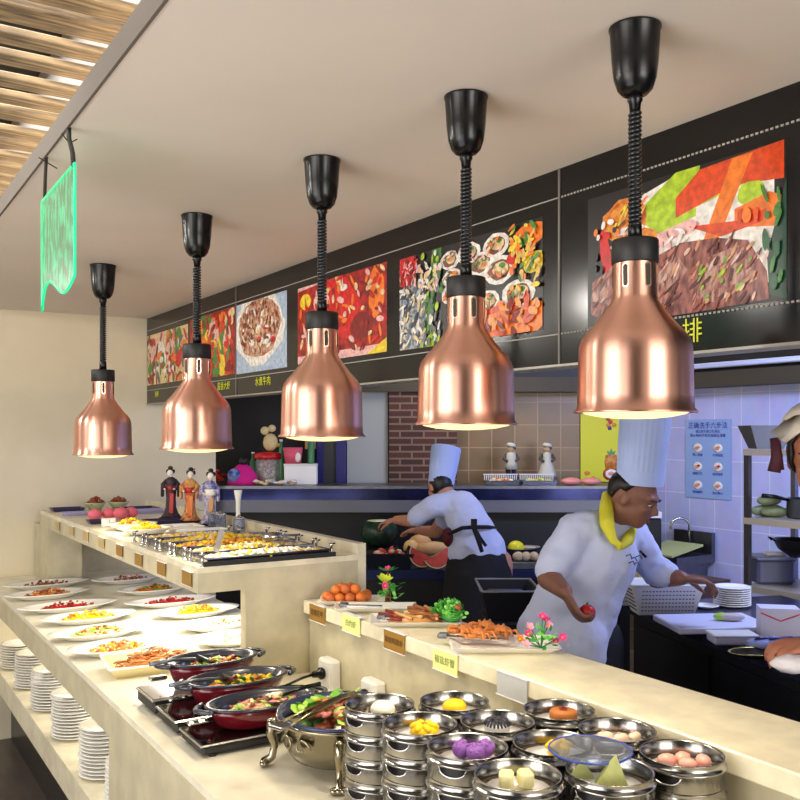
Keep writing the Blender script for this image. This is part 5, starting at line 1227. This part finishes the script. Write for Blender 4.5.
# --- male chef
F=Fig(575,3.1); P=F.P
man=F.root('male chef in tall hat, white coat and yellow collar, leaning over the counter')
body=MB()
hips=P(570,632,3.12); chest=P(598,562,3.1); neckb=P(612,519,3.10); hc=P(633,498,3.05)
limb(body,hips,chest,.11,.115); limb(body,chest,P(608,532,3.1),.11,.07); limb(body,neckb,hc+Vector((-.02,.0,-.03)),.052,.048)
shL=P(575,530,3.04); elL=P(549,578,2.98); wrL=P(565,592,2.86)
shR=P(633,535,3.22); elR=P(657,577,3.2); wrR=P(681,578,3.08)
limb(body,shL,elL,.052,.042); limb(body,elL,wrL,.041,.026); limb(body,shR,elR,.052,.042); limb(body,elR,wrR,.041,.027)
for s_ in (-1,1):
    hp=hips+Vector((s_*.085,0,-.02)); kn=Vector((hp.x+s_*.01,hp.y-.03,.48)); an=Vector((hp.x+s_*.02,hp.y+.02,.08))
    limb(body,hp,kn,.09,.06); limb(body,kn,an,.058,.04); body.ball(an+Vector((0,-.06,-.045)),(.045,.12,.035),None,3)
dL=Vector((.42,-.3,-.85)).normalized(); nL=Vector((.85,.15,.35)); nL=(nL-dL*nL.dot(dL)).normalized(); hand(body,wrL,dL,nL,.8,.95,-1)
hand(body,wrR,Vector((.95,-.2,-.10)),Vector((0,-.1,-1)),.75,1,1)
Tm,Rm=head_prims(body,hc,math.radians(58),math.radians(24),.87,0)
b_=fused('body',body,skin_man,man,.0065,3)
face_bits(Tm,Rm,.87,man)
# hair cap, skull back and sides
hb=MB(); v,f=ICO[3]
keep=[]
for a,b2,e in v: keep.append(hc+Rm@(Vector((a*.0825,.014+b2*.0985,.026+e*.094))*.87))
ff=[q for q in f if all((v[i][2]>.0 or v[i][1]>.25) and not (v[i][1]<-.35 and v[i][2]<.55) and v[i][2]>-.62 for i in q)]
hb.add(keep,ff,hair,True); ho=hb.build('hair',None,man); sm=ho.modifiers.new('solid','SOLIDIFY'); sm.thickness=.008
hat(man,hc+Vector((.022,0,.048)),Euler((math.radians(4),math.radians(4),0)).to_matrix().to_4x4(),.079,.084,.27)
# coat
ct=MB()
limb(ct,P(568,636,3.1),P(582,592,3.1),.142,.138); limb(ct,P(582,592,3.1),P(601,556,3.1),.136,.130); limb(ct,P(601,556,3.1),P(610,536,3.1),.120,.066)
ct.ball(P(578,640,3.05),(.10,.13,.15),None,3)
limb(ct,P(602,530,3.1),shL,.075,.064); limb(ct,P(610,535,3.1),shR,.08,.062)
limb(ct,shL,P(552,569,2.99),.062,.058); limb(ct,shR,P(655,571,3.2),.060,.054); limb(ct,P(655,571,3.2),P(667,574,3.13),.053,.048)
limb(ct,P(566,590,3.1),P(545,632,3.1),.09,.10)
fused('coat',ct,cloth_w,man,.009,7,(.018,.06))
# apron bib fold lines and pocket pen, monogram
cl=MB()
nb=P(611,521,3.10)
ye=fmat('collar_yellow',(222,214,52),.7,bump=.3,scale=40)
cl.tube([P(607,494,3.12),P(606,508,3.04),P(607,524,2.98),P(613,541,2.955)],[.018,.024,.026,.014],12); cl.tube([P(613,541,2.955),P(622,546,2.945)],[.014,.010],10)
cl.tube([P(613,500,3.2),P(632,528,3.12),P(628,540,3.0),P(618,549,2.95)],[.018,.020,.021,.010],12); cl.tube([P(607,495,3.12),P(613,500,3.19)],[.018,.018],10)
fused('collar',cl,ye,man,.007,4)
MB().tube([P(640,551,2.99),P(646,557,3.0)],.0045,6).build('pocket_pen',blackpl,man)
b=MB()
for k,(a,c) in enumerate(((626,556),(631,559),(636,557),(629,563),(634,564))): b.tube([P(a,c,2.955),P(a+4,c-2,2.96),P(a+6,c+2,2.965)],.0022,5)
b.build('monogram_stitching',mat('grey_stitching',(84,96,120),.7),man)
o=MB().ball((0,0,0),(.026,.026,.024),fmat('red_tomato',(176,24,26),.35),3,.04).tube([(0,0,.022),(0,0,.03)],.003,6,f_dgr).build('tomato'); q_=wrL+dL*.085+nL*.034; place(o,cam(F.l0,F.d0)+Matrix.Rotation(RZ,3,'Z')@q_,RZ); tag(o,'red tomato held in the male chef\'s lowered hand','tomato')

def trousers(parent,hp_list,m,name='trousers'):
    tb=MB()
    for hp,kn,an in hp_list: limb(tb,hp,kn,.102,.074); limb(tb,kn,an+Vector((0,0,.04)),.072,.06)
    return fused(name,tb,m,parent,.012,4)
trousers(man,[(P(570,640,3.12)+Vector((s_*.085,0,0)),Vector((P(570,640,3.12).x+s_*.09,-.03,.48)),Vector((P(570,640,3.12).x+s_*.10,.02,.06))) for s_ in (-1,1)],mat('navy_trousers',(20,22,34),.85))

# --- woman chef
F=Fig(478,4.62); P=F.P
wo=F.root('female chef seen from behind bending over melons, short sleeves and black apron')
body=MB()
hips=P(480,560,4.62); ch=P(466,515,4.66); nk=P(447,494,4.72); hc=P(440,487,4.76)
limb(body,hips,ch,.10,.088); limb(body,ch,P(452,502,4.7),.088,.055); limb(body,nk,hc,.045,.05)
shA=P(434,506,4.66); elA=P(412,521,4.72); wrA=P(396,520,4.82); shB=P(452,505,4.85); elB=P(436,532,4.9); wrB=P(418,530,5.0)
for a,b2,c,q in ((shA,elA,wrA,1),(shB,elB,wrB,-1)):
    limb(body,a,b2,.045,.037); limb(body,b2,c,.036,.024); hand(body,c,(c-b2)+Vector((-.02,0,-.02)),Vector((0,.3,-1)),.5,.9,q)
for s_ in (-1,1):
    hp=hips+Vector((s_*.08,0,-.02)); kn=Vector((hp.x,hp.y,.48)); an=Vector((hp.x,hp.y,.08)); limb(body,hp,kn,.09,.06); limb(body,kn,an,.056,.038); body.ball(an+Vector((0,.05,-.045)),(.04,.11,.035),None,3)
Tw,Rw=head_prims(body,hc,math.radians(-150),math.radians(25),.80)
fused('body',body,skin_wo,wo,.008,3); face_bits(Tw,Rw,.80,wo)
hb=MB(); hb.add([hc+Rw@(Vector((a*.080,.012+b2*.096,.02+e*.093))*.80) for a,b2,e in ICO[3][0]],[q for q in ICO[3][1] if all(ICO[3][0][i][1]>-.3 or ICO[3][0][i][2]>.5 for i in q)],hair,True)
hb.ball(hc+Vector((.02,-.045,-.03)),(.026,.026,.026),hair,2); hb.build('hair',None,wo)
HM=Euler((math.radians(-12),math.radians(9),0)).to_matrix().to_4x4()
hat(wo,P(441,484,4.76),HM,.070,.079,.20)
ct=MB()
limb(ct,P(479,552,4.62),P(472,532,4.63),.142,.118); limb(ct,P(472,532,4.63),P(462,509,4.67),.118,.10); limb(ct,P(462,509,4.67),P(451,501,4.71),.098,.062)
limb(ct,P(452,503,4.68),shA,.066,.060); limb(ct,shA,P(417,517,4.70),.058,.056); limb(ct,P(455,503,4.76),shB,.07,.065); limb(ct,shB,P(444,520,4.88),.062,.056)
ct.ball(P(466,552,4.6),(.095,.11,.09),None,3)
fused('shirt',ct,cloth_w,wo,.009,6,(.014,.06))
sk=MB(); limb(sk,P(478,570,4.62),Vector((P(478,574,4.62).x,0,.40)),.175,.20); fused('apron_skirt',sk,black_cloth,wo,.012,6)
MB().tube([P(449,534,4.53),P(462,528,4.47),P(476,527,4.46),P(488,527,4.52),P(494,528,4.6)],[.010]*5,8).build('apron_belt',black_cloth,wo)
b=MB(); b.cbox(P(474,524,4.445),(.03,.012,.05),black_cloth); b.tube([P(474,528,4.445),P(480,538,4.44),P(486,546,4.44)],[.012,.010,.008],6,black_cloth); b.tube([P(474,528,4.445),P(479,542,4.43),P(482,552,4.43)],[.012,.012,.010],6,black_cloth); b.build('apron_bow',None,wo)
MB().ball(P(448,537,4.60),(.028,.05,.05),fmat('apron_red_side',(84,8,16),.8),3).build('red_apron_side',None,wo)
MB().ball(P(500,568,4.60),(.03,.06,.08),fmat('apron_red_side',(84,8,16),.8),3).build('red_apron_side',None,wo)

# --- person at the right edge
F=Fig(905,2.25); P=F.P
pe=F.root('person in cream headscarf at the right edge, holding food in white paper')
body=MB(); hc=P(823,459,2.25); limb(body,P(905,640,2.3),P(900,570,2.3),.115,.11); limb(body,P(900,570,2.3),P(878,530,2.28),.10,.05); limb(body,P(868,515,2.28),hc,.05,.05)
limb(body,P(870,550,2.2),P(882,640,2.1),.048,.04); limb(body,P(882,640,2.1),P(824,646,2.0),.038,.028)
limb(body,P(930,560,2.4),P(930,650,2.35),.048,.04); limb(body,P(930,650,2.35),P(880,660,2.2),.038,.028); hand(body,P(880,660,2.2),Vector((-1,-.1,0)),Vector((0,0,-1)),.4)
for s_ in (-1,1):
    hp=P(905,650,2.3)+Vector((s_*.085,0,0)); kn=Vector((hp.x,hp.y,.48)); an=Vector((hp.x,hp.y,.08)); limb(body,hp,kn,.09,.06); limb(body,kn,an,.056,.038); body.ball(an+Vector((0,-.05,-.045)),(.04,.11,.035),None,3)
hand(body,P(824,646,2.0),Vector((-1,-.15,.05)),Vector((0,.1,-1)),.75,1,-1)
Tp,Rp=head_prims(body,hc,math.radians(-28),math.radians(10),1.0)
fused('body',body,mat('skin_warm_light',(184,118,90),.5,vary=.04,scale=30),pe,.0065,3); face_bits(Tp,Rp,1.0,pe)
hb=MB(); hb.add([hc+Rp@Vector((a*.086,.006+b2*.100,.022+e*.096)) for a,b2,e in ICO[3][0]],[q for q in ICO[3][1] if all((ICO[3][0][i][1]>-.62 or ICO[3][0][i][2]>.62) and ICO[3][0][i][2]>-.6 for i in q)],hair,True); ho=hb.build('hair',None,pe); ho.modifiers.new('solid','SOLIDIFY').thickness=.008
trousers(pe,[(P(905,655,2.3)+Vector((s_*.085,0,0)),Vector((P(905,655,2.3).x+s_*.085,.05,.48)),Vector((P(905,655,2.3).x+s_*.085,.05,.06))) for s_ in (-1,1)],mat('navy_trousers',(20,22,34),.85))
sc_=MB(); sc_.add([hc+Rp@Vector((a*.108,.020+b2*.115,.050+e*.105)) for a,b2,e in ICO[3][0]],[q for q in ICO[3][1] if all(ICO[3][0][i][2]+ICO[3][0][i][1]*.6>.30 for i in q)],fmat('scarf_cream',(232,222,210),.8,bump=.3,scale=14),True)
fl_=MB(); fl_.add([P(812,404,2.2),P(770,432,2.26),P(784,442,2.24),P(800,430,2.15),P(818,412,2.14),P(796,412,2.26)],[(0,5,1,2,3,4)],fmat('scarf_cream',(0,0,0)),True)
fl_.build('scarf_flap',None,pe).modifiers.new('solid','SOLIDIFY').thickness=.006
so=sc_.build('headscarf',None,pe); so.modifiers.new('solid','SOLIDIFY').thickness=.006
MB().tube([P(774,438,2.25),P(777,456,2.25),P(774,472,2.25)],[.010,.014,.016],6).tube([P(777,440,2.25),P(781,470,2.25)],[.008,.008],6).build('maroon_ribbon',fmat('ribbon_maroon',(70,20,36),.7),pe)
ct=MB(); limb(ct,P(905,650,2.3),P(902,560,2.3),.165,.155); limb(ct,P(902,560,2.3),P(884,537,2.29),.145,.11); limb(ct,P(884,545,2.27),P(872,552,2.21),.10,.078); limb(ct,P(872,552,2.21),P(882,612,2.12),.074,.064); limb(ct,P(925,550,2.38),P(930,615,2.36),.068,.06)
fused('coat',ct,cloth_w,pe,.01,6)
b=MB(); v,f=ICO[3]
b.ball((0,0,0),(.042,.03,.02),None,3,.14); o=b.build('paper_wrap',fmat('wrap_white',(226,222,230),.6,bump=.4,scale=40)); place(o,wd(792,664,1.93),RZ); tag(o,'crumpled white paper wrap in the hand at the right edge','paper')
# ================= LIGHT AND CAMERA =================
def area(name,loc,rot,sx,sy,e,col=(1,1,1),spread=None):
    l=bpy.data.lights.new(name,'AREA'); l.shape='RECTANGLE'; l.size=sx; l.size_y=sy; l.energy=e; l.color=col
    if spread: l.spread=spread
    o=bpy.data.objects.new(name,l); COL.objects.link(o); o.location=loc; o.rotation_euler=rot; return o
def aim(o,t):
    o.rotation_euler=(Vector(t)-o.location).to_track_quat('-Z','Y').to_euler(); return o
struct('wall_reflection_blocker',MB().box((-.55,-.35,0),(.55,.35,2.62),M=Matrix.Translation((-1.25,-1.35,0))@Matrix.Rotation(-.75,4,'Z')),mat('dark_reflection_blocker',(46,34,28),.7))  # added out of view, gives the copper shades a dark stripe to reflect
aim(area('added_softbox_left',(-2.8,1.3,1.7),(0,0,0),2.0,1.8,48,(1,.94,.86)),(.9,1.6,1.2))  # added softbox out of view, makes the left highlight on the copper
aim(area('added_softbox_rear',(1.0,-3.0,1.8),(0,0,0),2.3,1.8,105,(1,.95,.88)),(1.0,1.5,1.3))  # added softbox behind the camera for the right-hand copper highlight
aim(area('added_ceiling_fill',(-1.2,.8,.7),(0,0,0),1.8,3.0,46,(1,.97,.94)),(.6,1.8,2.3))  # added fill pointing up, only brightens the ceiling
area('counter_strip_light',(1.12,3.15,1.12),(0,0,0),.2,1.0,7,(1,.97,.9))
area('under_counter_light',(.95,3.8,.72),(0,0,0),.2,2.2,6,(1,.92,.8))
area('aisle_downlight',(.2,2.2,2.58),(0,0,0),.4,2.4,30,(1,.97,.9))
for y in (2.6,3.5,4.4):
    l=bpy.data.lights.new('cove_downlight','AREA'); l.shape='DISK'; l.size=.10; l.energy=5; l.color=(1,.95,.88)
    o=bpy.data.objects.new('cove_downlight',l); COL.objects.link(o); o.location=(-.45,y,2.3); aim(o,(1.4,y-.6,1.6))
aim(area('kitchen_light',(3.4,1.6,2.4),(0,0,0),1.4,.5,82,(.47,.56,1)),(4.2,2.4,1.0))
area('kitchen_light_rear',(3.0,4.2,2.4),(0,0,0),.8,.8,13,(1,.93,.9))
w=bpy.data.worlds.new('room_world'); SC.world=w; w.use_nodes=True
w.node_tree.nodes['Background'].inputs[0].default_value=srgb((226,218,208))+(1,); w.node_tree.nodes['Background'].inputs[1].default_value=.88
cd=bpy.data.cameras.new('camera'); co=bpy.data.objects.new('camera',cd); COL.objects.link(co)
co.location=(0,0,H); co.rotation_euler=(PI/2,0,-A); cd.sensor_width=36; cd.lens=40.5; cd.shift_y=.0425; cd.clip_start=.05
SC.camera=co
SC.view_settings.view_transform='Standard'; SC.view_settings.look='None'; SC.view_settings.gamma=1; SC.view_settings.exposure=.2
SC.view_settings.use_curve_mapping=False
